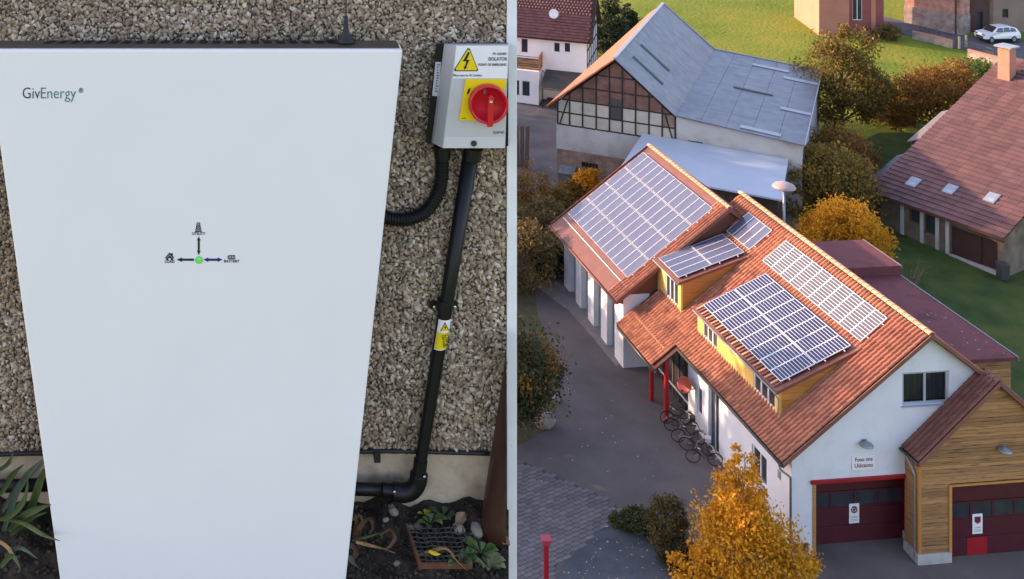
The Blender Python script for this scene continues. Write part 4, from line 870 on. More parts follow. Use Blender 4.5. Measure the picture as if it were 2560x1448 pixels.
def gate_sign(M, label, second=False):
    s = sign('gate_sign', M, .50, .92, label); mb = MB()
    if second: mb.prism([(-.15, -.032, .80), (.15, -.032, .80), (.15, -.032, .56), (0, -.032, .46), (-.15, -.032, .56)], (0, -.006, 0))
    else: mb.lathe((0, -.031, .64), [(.165, 0), (.165, .006)], n=24, axis=(0, -1, 0))
    mb.build('emblem', m_wine, s)
    if not second: text('Cr', .24, Matrix.Translation((0, -.04, .56)) @ FACE, m_frame, s, align='CENTER', ext=.001)
    text('LOOER', .10, Matrix.Translation((0, -.034, .26)) @ FACE, m_inkgrey, s, align='CENTER', ext=.001); text('COO', .15, Matrix.Translation((0, -.034, .10)) @ FACE, m_inkgrey, s, align='CENTER', ext=.001)
gate_sign(MH @ Matrix.Translation((3.45, .61, .95)), 'small white sign with round emblem on the maroon gate under the white gable')
mb = MB(); mb.box(-.18, .18, -.03, .0, 0, .42); o = mb.build('vent_grille', m_gut); o.matrix_world = MH @ Matrix.Translation((.62, -.004, .2)); tag(o, 'small dark vent grille low on the white gable', 'grille')
mb = MB(); mb.box(-.12, .12, -.03, .0, 0, .36); o = mb.build('house_number', mat('plate_green', (.10, .16, .12), (.35, .38, .36), rough=.5, scale=14)); o.matrix_world = MH @ Matrix.Translation((-.003, 1.05, 3.0)) @ Matrix.Rotation(-PI / 2, 4, 'Z'); tag(o, 'small grey green plate on the side wall near the downpipe', 'plate')

# --- timber clad garage standing in front of the right half of the gable
tg = empty('timber_garage', mat4=MH @ Matrix.Translation((5.6, -1.0, 0))); tag(tg, 'timber clad garage with brown tiled roof and maroon gate', 'garage')
# its frame: x from 0 (left corner) to 7.6, front at y = 0
GW, GRX, GRZ, GEZ = 7.6, 3.8, 8.22, 4.78; gsl = (GRZ - GEZ) / (GRX + .16)
nB = 46; bh = 8.0 / nB
for k in range(nB):
    z0, z1 = .42 + k * bh, .42 + (k + 1) * bh - .012
    segs = [(0, 7.6)] if z0 > 3.42 else [(0, 1.52), (6.1, 7.6)]
    for s0, s1 in segs:
        pl = clip_poly([(s0, z0), (s1, z0), (s1, z1), (s0, z1)], lambda p: GRZ - .16 - gsl * (GRX - p[0]) - p[1]); pl = clip_poly(pl, lambda p: GRZ - .16 - gsl * (p[0] - GRX) - p[1]) if len(pl) > 2 else []
        if len(pl) > 2: mb = MB(); j = rnd.uniform(-.004, .004); mb.prism([(x, -.02 + j, z) for x, z in pl], (0, .045, 0)); mb.build('cladding_board', m_oak, tg)
mb = MB(); mb.box(0, .10, .03, 1.0, .42, GEZ); mb.build('side_wall', m_oak, tg)
mb = MB(); mb.poly([(.01, .04, .3), (1.55, .04, .3), (1.55, .04, 3.4), (6.1, .04, 3.4), (6.1, .04, .3), (7.6, .04, .3), (7.6, .04, 4.6), (GRX, .04, 7.9), (.01, .04, 4.6)]); mb.build('backing', m_under, tg)
mb = MB(); mb.box(-.05, .09, -.06, .09, .42, GEZ - .1); mb.build('corner_post', m_wood, tg)
mb = MB(); mb.box(1.46, 1.60, -.07, .3, .0, 3.42); mb.build('gate_post', m_wood, tg)
mb = MB(); mb.box(1.46, 7.6, -.07, -.03, 3.42, 3.52); mb.build('gate_head', m_wood, tg)
mb = MB(); mb.box(-.12, 1.55, -.12, .95, -.1, .42); mb.build('plinth', m_conc, tg, bevel=.02)
gg = gate(tg, 1.6, 6.1, .22, 3.36)
mb = MB(); mb.box(2.55, 3.55, .205, .219, .03, .82); mb.build('red_panel', m_redp, gg)
mb = MB(); ov = .30
mb.prism([(-.16, -ov, GEZ - .02), (GRX, -ov, GRZ), (GRX, -ov, GRZ - .16), (-.16, -ov, GEZ - .18)], (0, 1.0 + ov + .02, 0)); mb.prism([(GRX + .002, -ov, GRZ), (7.8, -ov, GRZ - gsl * 4.0), (7.8, -ov, GRZ - gsl * 4.0 - .16), (GRX + .002, -ov, GRZ - .16)], (0, 1.0 + ov + .02, 0))
groof = mb.build('garage_roof', m_under, tg); cg = math.cos(math.atan(gsl)); 
frg = slope_frame((-.16, 1.0, GEZ), (0, -1, 0), (1, 0, gsl)); frg2 = slope_frame((7.8, -ov, GRZ - gsl * 4.0), (0, 1, 0), (-1, 0, gsl))
gcam = CAMH - Vector((5.6, -1.0, 0))
lay_tiles(tg, groof, frg, 5, 15, lambda x, y: -.16 + y * cg < GRX - .08, m_tileb, lambda p: (p - gcam).length, 200)
lay_tiles(tg, groof, frg2, 5, 15, lambda x, y: y * cg < 3.9, m_tileb, lambda p: (p - gcam).length, 100)
ridge_line(groof, (GRX, -ov, GRZ + .06), (GRX, .6, GRZ + .06), 3, .14, m_tileb)
mb = MB(); mb.prism([(-.2, -ov - .04, GEZ - .2), (GRX, -ov - .04, GRZ - .14), (GRX, -ov - .04, GRZ + .05), (-.2, -ov - .04, GEZ + .02)], (0, .04, 0)); mb.build('verge_board', m_tileb, groof)
mb = MB(); mb.prism([(GRX + .002, -ov - .04, GRZ - .14), (7.8, -ov - .04, GRZ - gsl * 4.0 - .14), (7.8, -ov - .04, GRZ - gsl * 4 + .05), (GRX + .002, -ov - .04, GRZ + .05)], (0, .04, 0)); mb.build('verge_board', m_tileb, groof)
gutter(tg, (-.24, -ov, GEZ - .08), (-.24, 1.0, GEZ - .08), mt=m_gut); mb = MB(); mb.tube([(-.24, .6, GEZ - .1), (-.16, .3, GEZ - .5), (-.12, .12, GEZ - .8), (-.12, .12, .1)], .05, n=8); mb.build('downpipe', m_zinc, tg)
wall_lamp('wall_lamp', MH @ Matrix.Translation((5.6 + 4.1, -1.03, 5.1)), 'pale wall lamp on the timber garage gable')
gate_sign(MH @ Matrix.Translation((5.6 + 3.05, -.79, 1.0)), 'small white sign with shield emblem on the timber garage gate', True)
# low extension with dark red flat roofs behind the ridge
ex = empty('rear_extension', mat4=MH @ Matrix.Translation((11.5, 9, 0))); tag(ex, 'low rear extension with dark red flat roofs behind the tiled ridge', 'building')
m_felt = mat('red_roof_felt', (0.13, 0.034, 0.036), (0.10, 0.026, 0.03), rough=.85, scale=.9, bump=.3, bscale=25, c3=(.155, .042, .043), detail=8)
def hbox(name, a0, a1, b0, b1, z0, z1, mt): mb = MB(); mb.box(a0 - 11.5, a1 - 11.5, b0 - 9, b1 - 9, z0, z1); return mb.build(name, mt, ex)
hbox('near_roof', 8.6, 14.4, 3.9, 13.3, 6.28, 6.46, m_felt); hbox('far_roof', 8.6, 14.5, 13.31, 17.0, 6.35, 7.0, m_felt)
hbox('roof_edge', 14.401, 14.46, 3.85, 13.3, 6.27, 6.5, m_zinc); hbox('roof_edge', 14.501, 14.55, 13.3, 17.0, 6.86, 7.03, m_zinc)
for k in range(14): hbox('cladding_board', 12.0, 14.2, 4.1 + rnd.uniform(-.005, .005), 4.2, 3.4 + k * .2, 3.585 + k * .2, m_oak)
hbox('wall', 9.5, 14.1, 4.21, 16.8, 0, 6.27, m_oak)
# ------------------------------------------------------------------ half timbered barn
B2 = Vector((1600, 3000, 0)).normalized(); Bx = Vector((B2.y, -B2.x, 0)); BO = Vector((23.8, 95.7, 0))
MBn = Matrix(((Bx.x, B2.x, 0, BO.x), (Bx.y, B2.y, 0, BO.y), (0, 0, 1, 0), (0, 0, 0, 1)))
barn = empty('barn', mat4=MBn); tag(barn, 'old half timbered barn with brick infill and grey metal roof', 'barn')
m_beam = mat('dark_beam', (0.022, 0.017, 0.014), (.035, .027, .022), rough=.85, scale=4)
m_infw = mat('lime_infill', (0.47, 0.42, 0.35), (0.38, 0.335, 0.275), rough=.95, scale=1.2, bump=.3, bscale=12, rnd=.08)
m_infb = brick_mat('brick_infill', (0.20, 0.075, 0.055), (0.155, 0.06, 0.045), (0.19, 0.13, 0.11), w=.28, h=.1, gap=.012)
m_plas = mat('old_plaster', (0.46, 0.44, 0.41), (0.34, 0.315, 0.29), rough=.95, scale=.5, bump=.4, bscale=8, c3=(.43, .41, .38), detail=9)
m_stonew = brick_mat('rubble_stone', (0.30, 0.19, 0.13), (0.24, 0.15, 0.105), (0.20, 0.15, 0.12), w=.55, h=.24, gap=.022)
m_metal = mat('grey_sheet_roof', (0.15, 0.163, 0.195), (0.12, 0.133, 0.16), rough=.42, scale=.5, metal=.25, rscale=1.5, rnd=.06, detail=8)
m_metalp = mat('pale_sheet', (0.27, 0.29, 0.33), rough=.4, metal=.2); m_metald = mat('dark_roof_slot', (.035, .045, .045), rough=.6)
m_orange = mat('orange_tile', (0.46, 0.155, 0.085), (0.38, 0.12, 0.065), rough=.75, scale=2, rnd=.1)
AS, AZ, BE = 4.56, 12.93, 9.18; bsl = .83
def bz(s): return AZ - bsl * abs(s - AS) if s < 9.1 else BE - (s - 9.1) * .093
# lower walls with window openings
mb = MB(); wins = [(1.95, 3.25, 3.15, 4.5), (4.9, 6.2, 3.0, 4.3)]
pierced(mb, (0, 0, 0), (1, 0, 0), (0, -1, 0), 0, 9.1, 1.0, 5.25, wins, .25); mb.build('stone_wall', m_stonew, barn)
mb = MB(); mb.box(-.03, 9.1, -.02, .2, 5.25, 7.2); mb.build('plaster_wall', m_plas, barn)
mb = MB(); pierced(mb, (0, 0, 0), (1, 0, 0), (0, -1, 0), 9.1, 17.84, 1.0, 8.3, [(14.2, 15.6, 6.2, 7.15), (9.9, 11.0, 7.2, 7.45)], .25); mb.poly([(9.1, 0, 8.3), (17.84, 0, 8.3), (17.84, 0, 8.30), (9.1, 0, 9.1)]); mb.build('plaster_front', m_plas, barn)
mb = MB(); mb.quad((17.84, 0, 1), (17.84, 21.5, 1), (17.84, 21.5, 8.2), (17.84, 0, 8.2)); mb.poly([(3.4, 21.5, 1), (17.84, 21.5, 1), (17.84, 21.5, 8.2), (9.1, 21.5, 9), (AS, 21.5, 12.7), (3.4, 21.5, 11.7)]); mb.build('rear_walls', m_plas, barn)
for (a, b, c_, d_) in wins:
    w = window(barn, (a, .18, c_), (1, 0, 0), (0, -1, 0), b - a, d_ - c_, 5, m_gut, m_glass, fw=.05)
    for q in (.35, .68): mb = MB(); mb.bar((a, .16, c_ + (d_ - c_) * q), (b, .16, c_ + (d_ - c_) * q), .05, .04); mb.build('glazing_bar', m_zinc, w)
mb = MB(); mb.quad((9.9, .2, 7.2), (11, .2, 7.2), (11, .2, 7.45), (9.9, .2, 7.45)); mb.build('vent_opening', m_metald, barn)
mb = MB(); mb.quad((14.95, .2, 6.2), (15.6, .2, 6.2), (15.6, .2, 7.15), (14.95, .2, 7.15)); mb.build('loft_opening', m_metald, barn); mb = MB(); mb.box(14.2, 14.94, .1, .16, 6.2, 7.15); mb.build('shutter', m_zinc, barn)
# timber frame with infill panels
posts = [.08, 1.02, 2.04, 3.1, 4.12, 5.1, 6.1, 7.1, 8.08, 9.02]; rails = [7.22, 8.2, 9.22, 10.35, 11.5]
lim = lambda p: AZ - .25 - bsl * (p[0] - AS) - p[1]; lim2 = lambda p: AZ - .25 - bsl * (AS - p[0]) - p[1]
for i in range(len(posts) - 1):
    for j in range(len(rails)):
        z0, z1 = rails[j], rails[j + 1] if j + 1 < len(rails) else 13
        if i == 4 and j == 1: continue
        pl = clip_poly([(posts[i] + .05, z0 + .05), (posts[i + 1] - .05, z0 + .05), (posts[i + 1] - .05, z1 - .05), (posts[i] + .05, z1 - .05)], lim); pl = clip_poly(pl, lim2) if len(pl) > 2 else []
        if len(pl) < 3: continue
        mt = m_infw if j < 2 else m_infb
        if i == 8 and j == 1: mt = m_stonew
        mb = MB(); mb.prism([(x, .0, z) for x, z in pl], (0, .12, 0)); mb.build('infill_panel', mt, barn)
for k, s in enumerate(posts):
    top = bz(s) - .3
    if top > 7.3: mb = MB(); mb.box(s - .055, s + .055, -.045, .1, 7.2, top); mb.build('post', m_beam, barn)
for z in rails:
    s0, s1 = max(.05, AS - (AZ - .3 - z) / bsl), min(9.06, AS + (AZ - .3 - z) / bsl)
    for a, b in zip([s0] + [p for p in posts if s0 + .1 < p < s1 - .1], [p for p in posts if s0 + .1 < p < s1 - .1] + [s1]):
        mb = MB(); mb.box(a + .056, b - .056, -.04, .1, z - .05, z + .05); mb.build('rail', m_beam, barn)
for a, b, c_, d_ in ((.25, 7.3, .85, 9.15), (8.3, 9.15, 8.85, 7.3)):
    mb = MB(); mb.bar((a, -.01, b), (c_, -.01, d_), .1, .1, up=(0, 1, 0)); mb.build('brace', m_beam, barn)
mb = MB(); mb.box(4.2, 5.02, -.02, .08, 8.25, 9.8); mb.build('loft_door', mat('grey_door', (.045, .042, .042), (.07, .065, .062), rough=.8, scale=3, stretch=(6, 6, .5)), barn)
mb = MB(); mb.poly([(.05, .13, 7), (9.05, .13, 7), (9.05, .13, 8.9), (AS, .13, 12.6), (.05, .13, 8.6)]); mb.build('frame_backing', m_beam, barn)
# roof: left slope of orange tiles, right slope and low lean-to of sheet metal, each sheet a piece
BL = 21.6; ov = .35
def slab(p, q, y0, y1, th=.09): 
    mb = MB(); mb.prism([(p[0], y0, p[1]), (q[0], y0, q[1]), (q[0], y0, q[1] - th), (p[0], y0, p[1] - th)], (0, y1 - y0, 0)); return mb
mb = MB(); lz = lambda s: AZ + .12 - bsl * (AS - s); L4 = [(-.7, -ov, lz(-.7)), (AS, -ov, lz(AS)), (AS, BL, lz(AS)), (3.3, BL, lz(3.3))]; mb.prism(L4, (0, 0, -.16)); mb.build('tiled_slope', m_orange, barn)
mb = MB(); mb.quad((.0, .01, 1), (3.45, BL - .2, 1), (3.45, BL - .2, lz(3.4) - .2), (.0, .01, lz(-.2) - .2)); mb.build('left_wall', m_plas, barn)
nseg = 6
for k in range(nseg):
    y0, y1 = -ov + (BL + ov) * k / nseg, -ov + (BL + ov) * (k + 1) / nseg - .02
    for t0, t1 in ((0, .5), (.5, 1)):
        a0, a1 = AS + 4.54 * t0, AS + 4.54 * t1; d = .01 * (t0 == 0) + rnd.uniform(0, .006)
        slab((a0, AZ + .12 - bsl * 4.54 * t0 + d), (a1, AZ + .12 - bsl * 4.54 * t1 + d), y0, y1, .08).build('roof_sheet', m_metal, barn)
    for t in range(5):
        a0, a1 = 9.1 + 8.95 * t / 5, 9.1 + 8.95 * (t + 1) / 5 - .02; d = rnd.uniform(0, .008)
        slab((a0, BE + .12 - (a0 - 9.1) * .093 + d), (a1, BE + .12 - (a1 - 9.1) * .093 + d), y0, y1, .08).build('roof_sheet', m_metal, barn)
for a0, a1, y in ((5.3, 7.6, 3.0), (5.2, 7.5, 6.8)):
    mb = MB(); mb.prism([(a0, y, AZ + .15 - bsl * (a0 - AS)), (a1, y, AZ + .15 - bsl * (a1 - AS)), (a1, y, AZ + .18 - bsl * (a1 - AS)), (a0, y, AZ + .18 - bsl * (a0 - AS))], (0, .5, 0)); mb.build('roof_light', m_metald, barn)
for a0, a1, y0, y1, mt in ((12.6, 15.6, 18.6, 19.3, m_metalp), (15.3, 18.0, 16.4, 17.2, m_metalp), (15.8, 18.0, 7.2, 7.9, m_metalp), (12.0, 15.0, 10.4, 10.75, m_metald), (13.6, 16.4, .2, .9, m_metalp)):
    mb = MB(); z = lambda a: BE + .15 - (a - 9.1) * .093; mb.prism([(a0, y0, z(a0)), (a1, y0, z(a1)), (a1, y0, z(a1) + .03), (a0, y0, z(a0) + .03)], (0, y1 - y0, 0)); mb.build('roof_light', mt, barn)
mb = MB(); mb.bar((-.75, -ov - .02, AZ - bsl * (AS + .7) + .06), (AS, -ov - .02, AZ + .08), .07, .22, up=(0, 1, 0)); mb.build('verge_board', m_orange, barn)
mb = MB(); mb.bar((AS, -ov, AZ + .18), (AS, BL, AZ + .18), .28, .06); mb.build('ridge_cap', m_metalp, barn)
mb = MB(); z17 = BE + .14 - 8.95 * .093; mb.bar((18.08, -ov, z17), (18.08, BL, z17), .08, .14); mb.build('roof_edge', m_metalp, barn)
mb = MB(); mb.bar((AS, BL + .03, AZ + .15), (9.1, BL + .03, BE + .15), .09, .13, up=(0, 1, 0)); mb.bar((9.1, BL + .03, BE + .15), (18.05, BL + .03, z17), .09, .13, up=(0, 1, 0)); mb.build('far_edge', m_metalp, barn)
mb = MB(); mb.box(.35, 1.5, -.9, -.05, 1.9, 3.6); mb.prism([(.3, -1.0, 3.62), (1.55, -1.0, 3.62), (1.55, -.02, 4.0), (.3, -.02, 4.0)], (0, 0, .08)); o = mb.build('lean_to_porch', mat('grey_tin', (.16, .17, .175), (.10, .105, .11), rough=.6, scale=2), barn)
# pale mono-pitch shed in front of the barn
sh = empty('sheet_roofed_shed', mat4=MBn @ Matrix.Translation((11.6, -5.8, 0))); tag(sh, 'shed with smooth pale blue sheet roof between barn and station', 'shed')
mb = MB(); R0 = [(-5.65, 0.15, 6.22), (5.4, -.55, 6.25), (5.35, 5.75, 7.12), (-4.95, 5.75, 7.36)]; mb.prism(R0, (0, 0, .12)); mb.build('roof', mat('blue_sheet', (0.36, 0.43, 0.50), (0.33, 0.40, 0.475), rough=.45, scale=.4, metal=.1, detail=6), sh)
mb = MB(); mb.box(-5.2, 5.1, .3, .5, 1, 6.05); mb.box(-5.2, -5.0, .5, 5.6, 1, 6.2); mb.box(4.9, 5.1, .5, 5.6, 1, 6.2); mb.build('walls', mat('shed_boards', (.07, .045, .035), (.045, .03, .024), rough=.85, scale=2, stretch=(6, 6, .5)), sh)

# ------------------------------------------------------------------ white house at the upper left
Hb = Vector((1254, 3000, 0)).normalized(); Hx = Vector((Hb.y, -Hb.x, 0)); c0 = gp(1467, 262); 
MW = Matrix(((Hx.x, Hb.x, 0, c0.x), (Hx.y, Hb.y, 0, c0.y), (0, 0, 1, c0.z), (0, 0, 0, 1)))
wh = empty('white_house', mat4=MW); tag(wh, 'white rendered house with dark maroon roof and timbered gable', 'house')
m_whw = mat('house_render', (0.80, 0.81, 0.83), (0.74, .75, .775), rough=.9, scale=.5, detail=8, bump=.2, bscale=15); m_maroon = mat('maroon_tile', (0.085, 0.03, 0.033), (0.06, .022, .025), rough=.7, scale=2, rnd=.25)
hz = c0.z
def hh(v, x=0): p = MW @ Vector((x, 0, 0)); return CH - (v - PY) * p.y / F - hz
e_z = hh(97); base = -2.8
def hx(u): # front plane x for pixel column u
    t = (u - PX) / F; return (t * c0.y - c0.x) / (Hx.x - t * Hx.y)
win = [(hx(1384), hx(1400), hh(132, -2.6), hh(107, -2.6)), (hx(1410), hx(1426), hh(132, -1.8), hh(107, -1.8)), (hx(1385), hx(1401), hh(206, -2.6), hh(180, -2.6)), (hx(1412), hx(1427), hh(206, -1.8), hh(180, -1.8)), (hx(1302), hx(1320), hh(133, -5.6), hh(97, -5.6))]
mb = MB(); pierced(mb, (0, 0, 0), (1, 0, 0), (0, -1, 0), -12, 0, base, e_z, win, .18); mb.build('front_wall', m_whw, wh)
for (a, b, c_, d_) in win: window(wh, (a, .12, c_), (1, 0, 0), (0, -1, 0), b - a, d_ - c_, 1, m_frame, m_glass, fw=.06)
DP = 7.6; rdz = 3.9
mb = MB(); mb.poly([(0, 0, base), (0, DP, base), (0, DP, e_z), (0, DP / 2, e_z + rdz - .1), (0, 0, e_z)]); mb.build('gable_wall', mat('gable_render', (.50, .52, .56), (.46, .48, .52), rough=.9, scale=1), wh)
for k, y in enumerate((.1, 1.5, 3.0, 4.5, 6.0, 7.5)):
    top = e_z + rdz - .2 - abs(y - DP / 2) * rdz / (DP / 2); mb = MB(); mb.box(0, .05, y - .07, y + .07, 2.2, top); mb.build('post', m_beam, wh)
for z in (2.2, 3.6, 5.0, 6.4, e_z, e_z + 1.6):
    r = DP if z <= e_z else DP * (1 - (z - e_z) / rdz); mb = MB(); mb.box(0, .045, DP / 2 - r / 2, DP / 2 + r / 2, z - .07, z + .07); mb.build('rail', m_beam, wh)
mb = MB(); mb.prism([(-12.3, -.45, e_z - .25), (.45, -.45, e_z - .25), (.45, DP / 2, e_z + rdz + .1), (-12.3, DP / 2, e_z + rdz + .1)], (0, 0, -.14)); mb.prism([(-12.3, DP + .45, e_z - .25), (.45, DP + .45, e_z - .25), (.45, DP / 2 + .002, e_z + rdz + .1), (-12.3, DP / 2 + .002, e_z + rdz + .1)], (0, 0, -.14)); hr = mb.build('roof', m_under, wh)
hsl = (rdz + .35) / (DP / 2 + .45); hl = math.sqrt((DP / 2 + .45) ** 2 + (rdz + .35) ** 2)
hfr = slope_frame((-9.5, -.45, e_z - .25), (1, 0, 0), (0, 1, hsl)); tmb2 = MB(); tmb2.box(-.15, .15, 0, .36, .0, .035); tmb2.v = [(x, y, z + (.36 - y) * .1) for x, y, z in tmb2.v]
Ms = [hfr @ Matrix.Translation((.16 + .312 * i + .15 * (j % 2), .32 * j, .01)) for i in range(31) for j in range(18)]
Ms.sort(key=lambda m: m.translation.z); me = tmb2.mesh('tile'); me.materials.append(m_maroon)
for m in Ms[:300]: o = bpy.data.objects.new('tile', me); COL.objects.link(o); o.parent = hr; o.matrix_basis = m
tag(link('tile_mass', multi_mesh('tile_mass', tmb2.v, tmb2.f, Ms[300:]), m_maroon, hr), kind='stuff')
mb = MB(); mb.bar((.47, -.5, e_z - .3), (.47, DP / 2, e_z + rdz + .05), .06, .25, up=(1, 0, 0)); mb.build('verge_board', m_beam, hr)
# projecting bay with balcony
xb = hx(1355); zbl = hh(168, xb)
mb = MB(); pierced(mb, (0, -1.8, 0), (1, 0, 0), (0, -1, 0), -12, xb, base + 1.9, zbl, [(hx(1300) - .2, hx(1312) - .15, hh(216, -5.5) - .5, hh(180, -5.5) - .4), (hx(1318) - .2, hx(1338) - .2, hh(216, -5) - .5, hh(180, -5) - .4)], .15); mb.quad((xb, -1.8, base), (xb, -.001, base), (xb, -.001, zbl), (xb, -1.8, zbl)); mb.quad((-12, -1.8, zbl), (xb, -1.8, zbl), (xb, -.001, zbl), (-12, -.001, zbl)); mb.build('bay', m_whw, wh)
for u0, u1 in ((1300, 1312), (1318, 1338)):
    a, b = hx(u0) - .2, hx(u1) - .17; window(wh, (a, -1.70, hh(216, -5.3) - .5), (1, 0, 0), (0, -1, 0), b - a, hh(180, -5.3) - hh(216, -5.3) + .1, 1, m_frame, m_glass, fw=.06)
mb = MB(); mb.box(-12, xb + .05, -1.9, -1.79, base, base + 1.9); mb.box(xb + .03, xb + .08, -1.9, -.02, base, base + 1.9); mb.build('stone_base', m_stonew, wh)
bal = empty('balcony', parent=wh)
for k in range(5): mb = MB(); z = zbl + .12 + k * .22; mb.box(-12, xb, -1.84, -1.80, z, z + .2); mb.build('balcony_board', m_oak, bal)
for k in range(4): mb = MB(); y = -1.75 + k * .58; mb.box(xb, xb + .06, y, y + .5, zbl + .05, zbl + 1.5); mb.build('screen_board', m_oak, bal)
mb = MB(); mb.bar((-12, -1.82, zbl + 1.35), (xb, -1.82, zbl + 1.35), .06, .06); mb.build('balcony_rail', m_zinc, bal)
mb = MB(); mb.tube([(xb + .1, -1.2, zbl + .1), (xb + 1.1, -.6, zbl - .9), (xb + 2.0, -.15, zbl - 1.6)], .04, n=6); mb.build('stove_pipe', m_gut, wh)
aw = empty('yard_awning', mat4=MW @ Matrix.Translation((xb + 1.6, -1.4, 0))); tag(aw, 'dark grey sheet awning beside the white house', 'awning')
mb = MB(); mb.prism([(-1.4, -1.2, 1.75), (2.6, -1.2, 1.75), (2.6, 1.35, 2.9), (-1.2, 1.35, 2.9)], (0, 0, .06)); mb.build('awning_sheet', mat('awning_grey', (.05, .046, .042), (.07, .065, .06), rough=.8, scale=1), aw)
for x in (-1.2, 2.4): mb = MB(); mb.box(x, x + .1, -1.1, -1.0, base, 1.75); mb.build('post', m_beam, aw)
mb = MB(); mb.box(-1.0, 2.3, -.6, 1.0, base, .4); mb.build('stacked_firewood', mat('firewood', (.05, .035, .025), (.1, .07, .05), rough=.9, scale=9, rnd=.3), aw)
ds = empty('satellite_dish', mat4=MW @ Matrix.Translation((hx(1382) , .9, e_z + 1.15))); tag(ds, 'white satellite dish on the maroon house roof', 'satellite dish')
mb = MB(); mb.lathe((0, -.25, .75), [(.02, 0), (.22, .02), (.36, .07), (.45, .13), (.45, .15), (.3, .07), (.02, .02)], n=20, axis=(.1, -.9, .35)); mb.build('dish', m_frame, ds, smooth=True)
mb = MB(); mb.tube([(0, 0, 0), (0, 0, .6), (0, -.2, .75)], .03, n=6); mb.tube([(0, -.25, .5), (.05, -.75, .55)], .015, n=5); mb.build('bracket', m_gut, ds)

# timber gate posts and boards at the drive's edge
for k, (u, lab) in enumerate(((1295, 'leftmost leaning brown board at the edge of the drive'), (1306, 'middle leaning brown board at the edge of the drive'), (1317, 'rightmost upright brown board at the edge of the drive'))):
    p = gp(u, 418); mb = MB(); mb.box(-.16, .16, -.06, .06, 0, 3.4); o = mb.build('gate_board', m_wood if k == 2 and False else mat('old_board', (.10, .065, .05), (.15, .10, .08), rough=.85, scale=3, stretch=(6, 6, .5)), bevel=.01); o.location = p; o.rotation_euler = (0, -.04 + .03 * k, .1 * k); tag(o, lab, 'board', 'boards by the drive')

# ------------------------------------------------------------------ long farm building on the right
r0, r1 = Vector((45.6, 88.6, 0)), Vector((49.95, 80.8, 0)); Rx = (r1 - r0).normalized(); Rb = Vector((-Rx.y, Rx.x, 0))
MR = Matrix(((Rx.x, Rb.x, 0, r0.x), (Rx.y, Rb.y, 0, r0.y), (0, 0, 1, 0), (0, 0, 0, 1)))
fb = empty('farm_building', mat4=MR); tag(fb, 'long farm building with faded red tiled roof and chimney', 'barn')
FL = (r1 - r0).length; fez = 4.55; fsl = .435; FR = 17.5
m_ftile = mat('faded_tile', (0.115, 0.055, 0.054), (0.15, 0.072, 0.068), rough=.75, scale=.8, rnd=.16, detail=8, bump=.3, bscale=20); m_fwall = mat('clay_wall', (0.20, 0.15, 0.11), (0.10, .075, .055), rough=.95, scale=.9, bump=.5, bscale=8, detail=9)  # roof tile colour darkened in place of shade the slope lacks
mb = MB(); op = [(FL - 3.6, FL - .45, 1.0, 3.75), (FL - 5.6, FL - 4.7, 2.6, 4.0), (2.2, 3.0, 3.0, 4.1)]
pierced(mb, (0, .5, 0), (1, 0, 0), (0, -1, 0), 0, FL, .5, fez, op, .4); mb.quad((0, .5, .5), (0, 34, .5), (0, 34, fez), (0, .5, fez)); mb.poly([(FL, .5, .5), (FL, 34, .5), (FL, 34, fez), (FL, FR, fez + fsl * FR - .2), (FL, .5, fez)]); mb.build('walls', m_fwall, fb)
for a, b, c_, d_ in op[1:]: mb = MB(); mb.quad((a, .85, c_), (b, .85, c_), (b, .85, d_), (a, .85, d_)); mb.build('opening', m_metald, fb)
mb = MB(); mb.box(FL - 3.6, FL - 1.6, .6, .68, 1.6, 3.7); mb.build('sliding_door', mat('dark_red_door', (.04, .016, .014), (.055, .022, .018), rough=.8, scale=3, stretch=(6, 6, .4)), fb); mb = MB(); mb.box(FL - 1.58, FL - .5, .66, .74, 1.6, 3.7); mb.build('sliding_door', MATS['dark_red_door'], fb)
mb = MB(); mb.box(FL - 3.7, FL + .05, .35, .7, .9, 1.75); mb.build('door_plinth', m_conc, fb)
for s in (FL - 4.0, FL - 5.85, 4.2, 1.6): mb = MB(); mb.box(s, s + .25, .42, .6, 1.0, fez); mb.build('pier', m_plas, fb)
mb = MB(); mb.prism([(-.45, -.3, fez - .13), (FL + .35, -.3, fez - .13), (FL + .35, FR, fez + fsl * FR), (-.45, FR, fez + fsl * FR)], (0, 0, -.15)); mb.prism([(-.45, FR + .002, fez + fsl * FR), (FL + .35, FR + .002, fez + fsl * FR), (FL + .35, 2 * FR, fez), (-.45, 2 * FR, fez)], (0, 0, -.15)); fr_ = mb.build('roof', m_under, fb)
nC = 40; slen = math.sqrt(FR ** 2 + (fsl * FR) ** 2) + .3; fup = Vector((0, 1, fsl)).normalized(); cs_ = slen / nC; ffr = slope_frame((-.5, -.3, fez - .13), (1, 0, 0), fup)
for k in range(nC):                          # each course of tiles is a stepped strip
    mb = MB(); nn = 12; Wd = (FL + .9) / nn
    for j in range(nn):
        d = rnd.uniform(-.006, .006); y0, y1 = k * cs_, (k + 1) * cs_ + .05
        mb.add([(j * Wd + .008, y0, .10 + d), ((j + 1) * Wd - .008, y0, .10 + d), ((j + 1) * Wd - .008, y1, .012 + d), (j * Wd + .008, y1, .012 + d), (j * Wd + .008, y0, .0), ((j + 1) * Wd - .008, y0, 0)], [(0, 1, 2, 3), (4, 5, 1, 0)])
    o = mb.build('tile_course', m_ftile, fr_, fix=False); o.matrix_basis = ffr
for s, y in ((1.75, 1.9), (4.2, 2.4), (6.85, 2.9)):
    sl_ = empty('skylight', parent=fr_); sl_.matrix_basis = ffr @ Matrix.Translation((s + .5, y + .4, .06))
    mb = MB(); mb.box(-.38, .38, -.5, .5, 0, .07); mb.build('frame', m_metalp, sl_); mb = MB(); mb.box(-.29, .29, -.40, .40, .071, .078); mb.build('pane', glass_mat('sky_pane', (.20, .23, .27), .15), sl_)
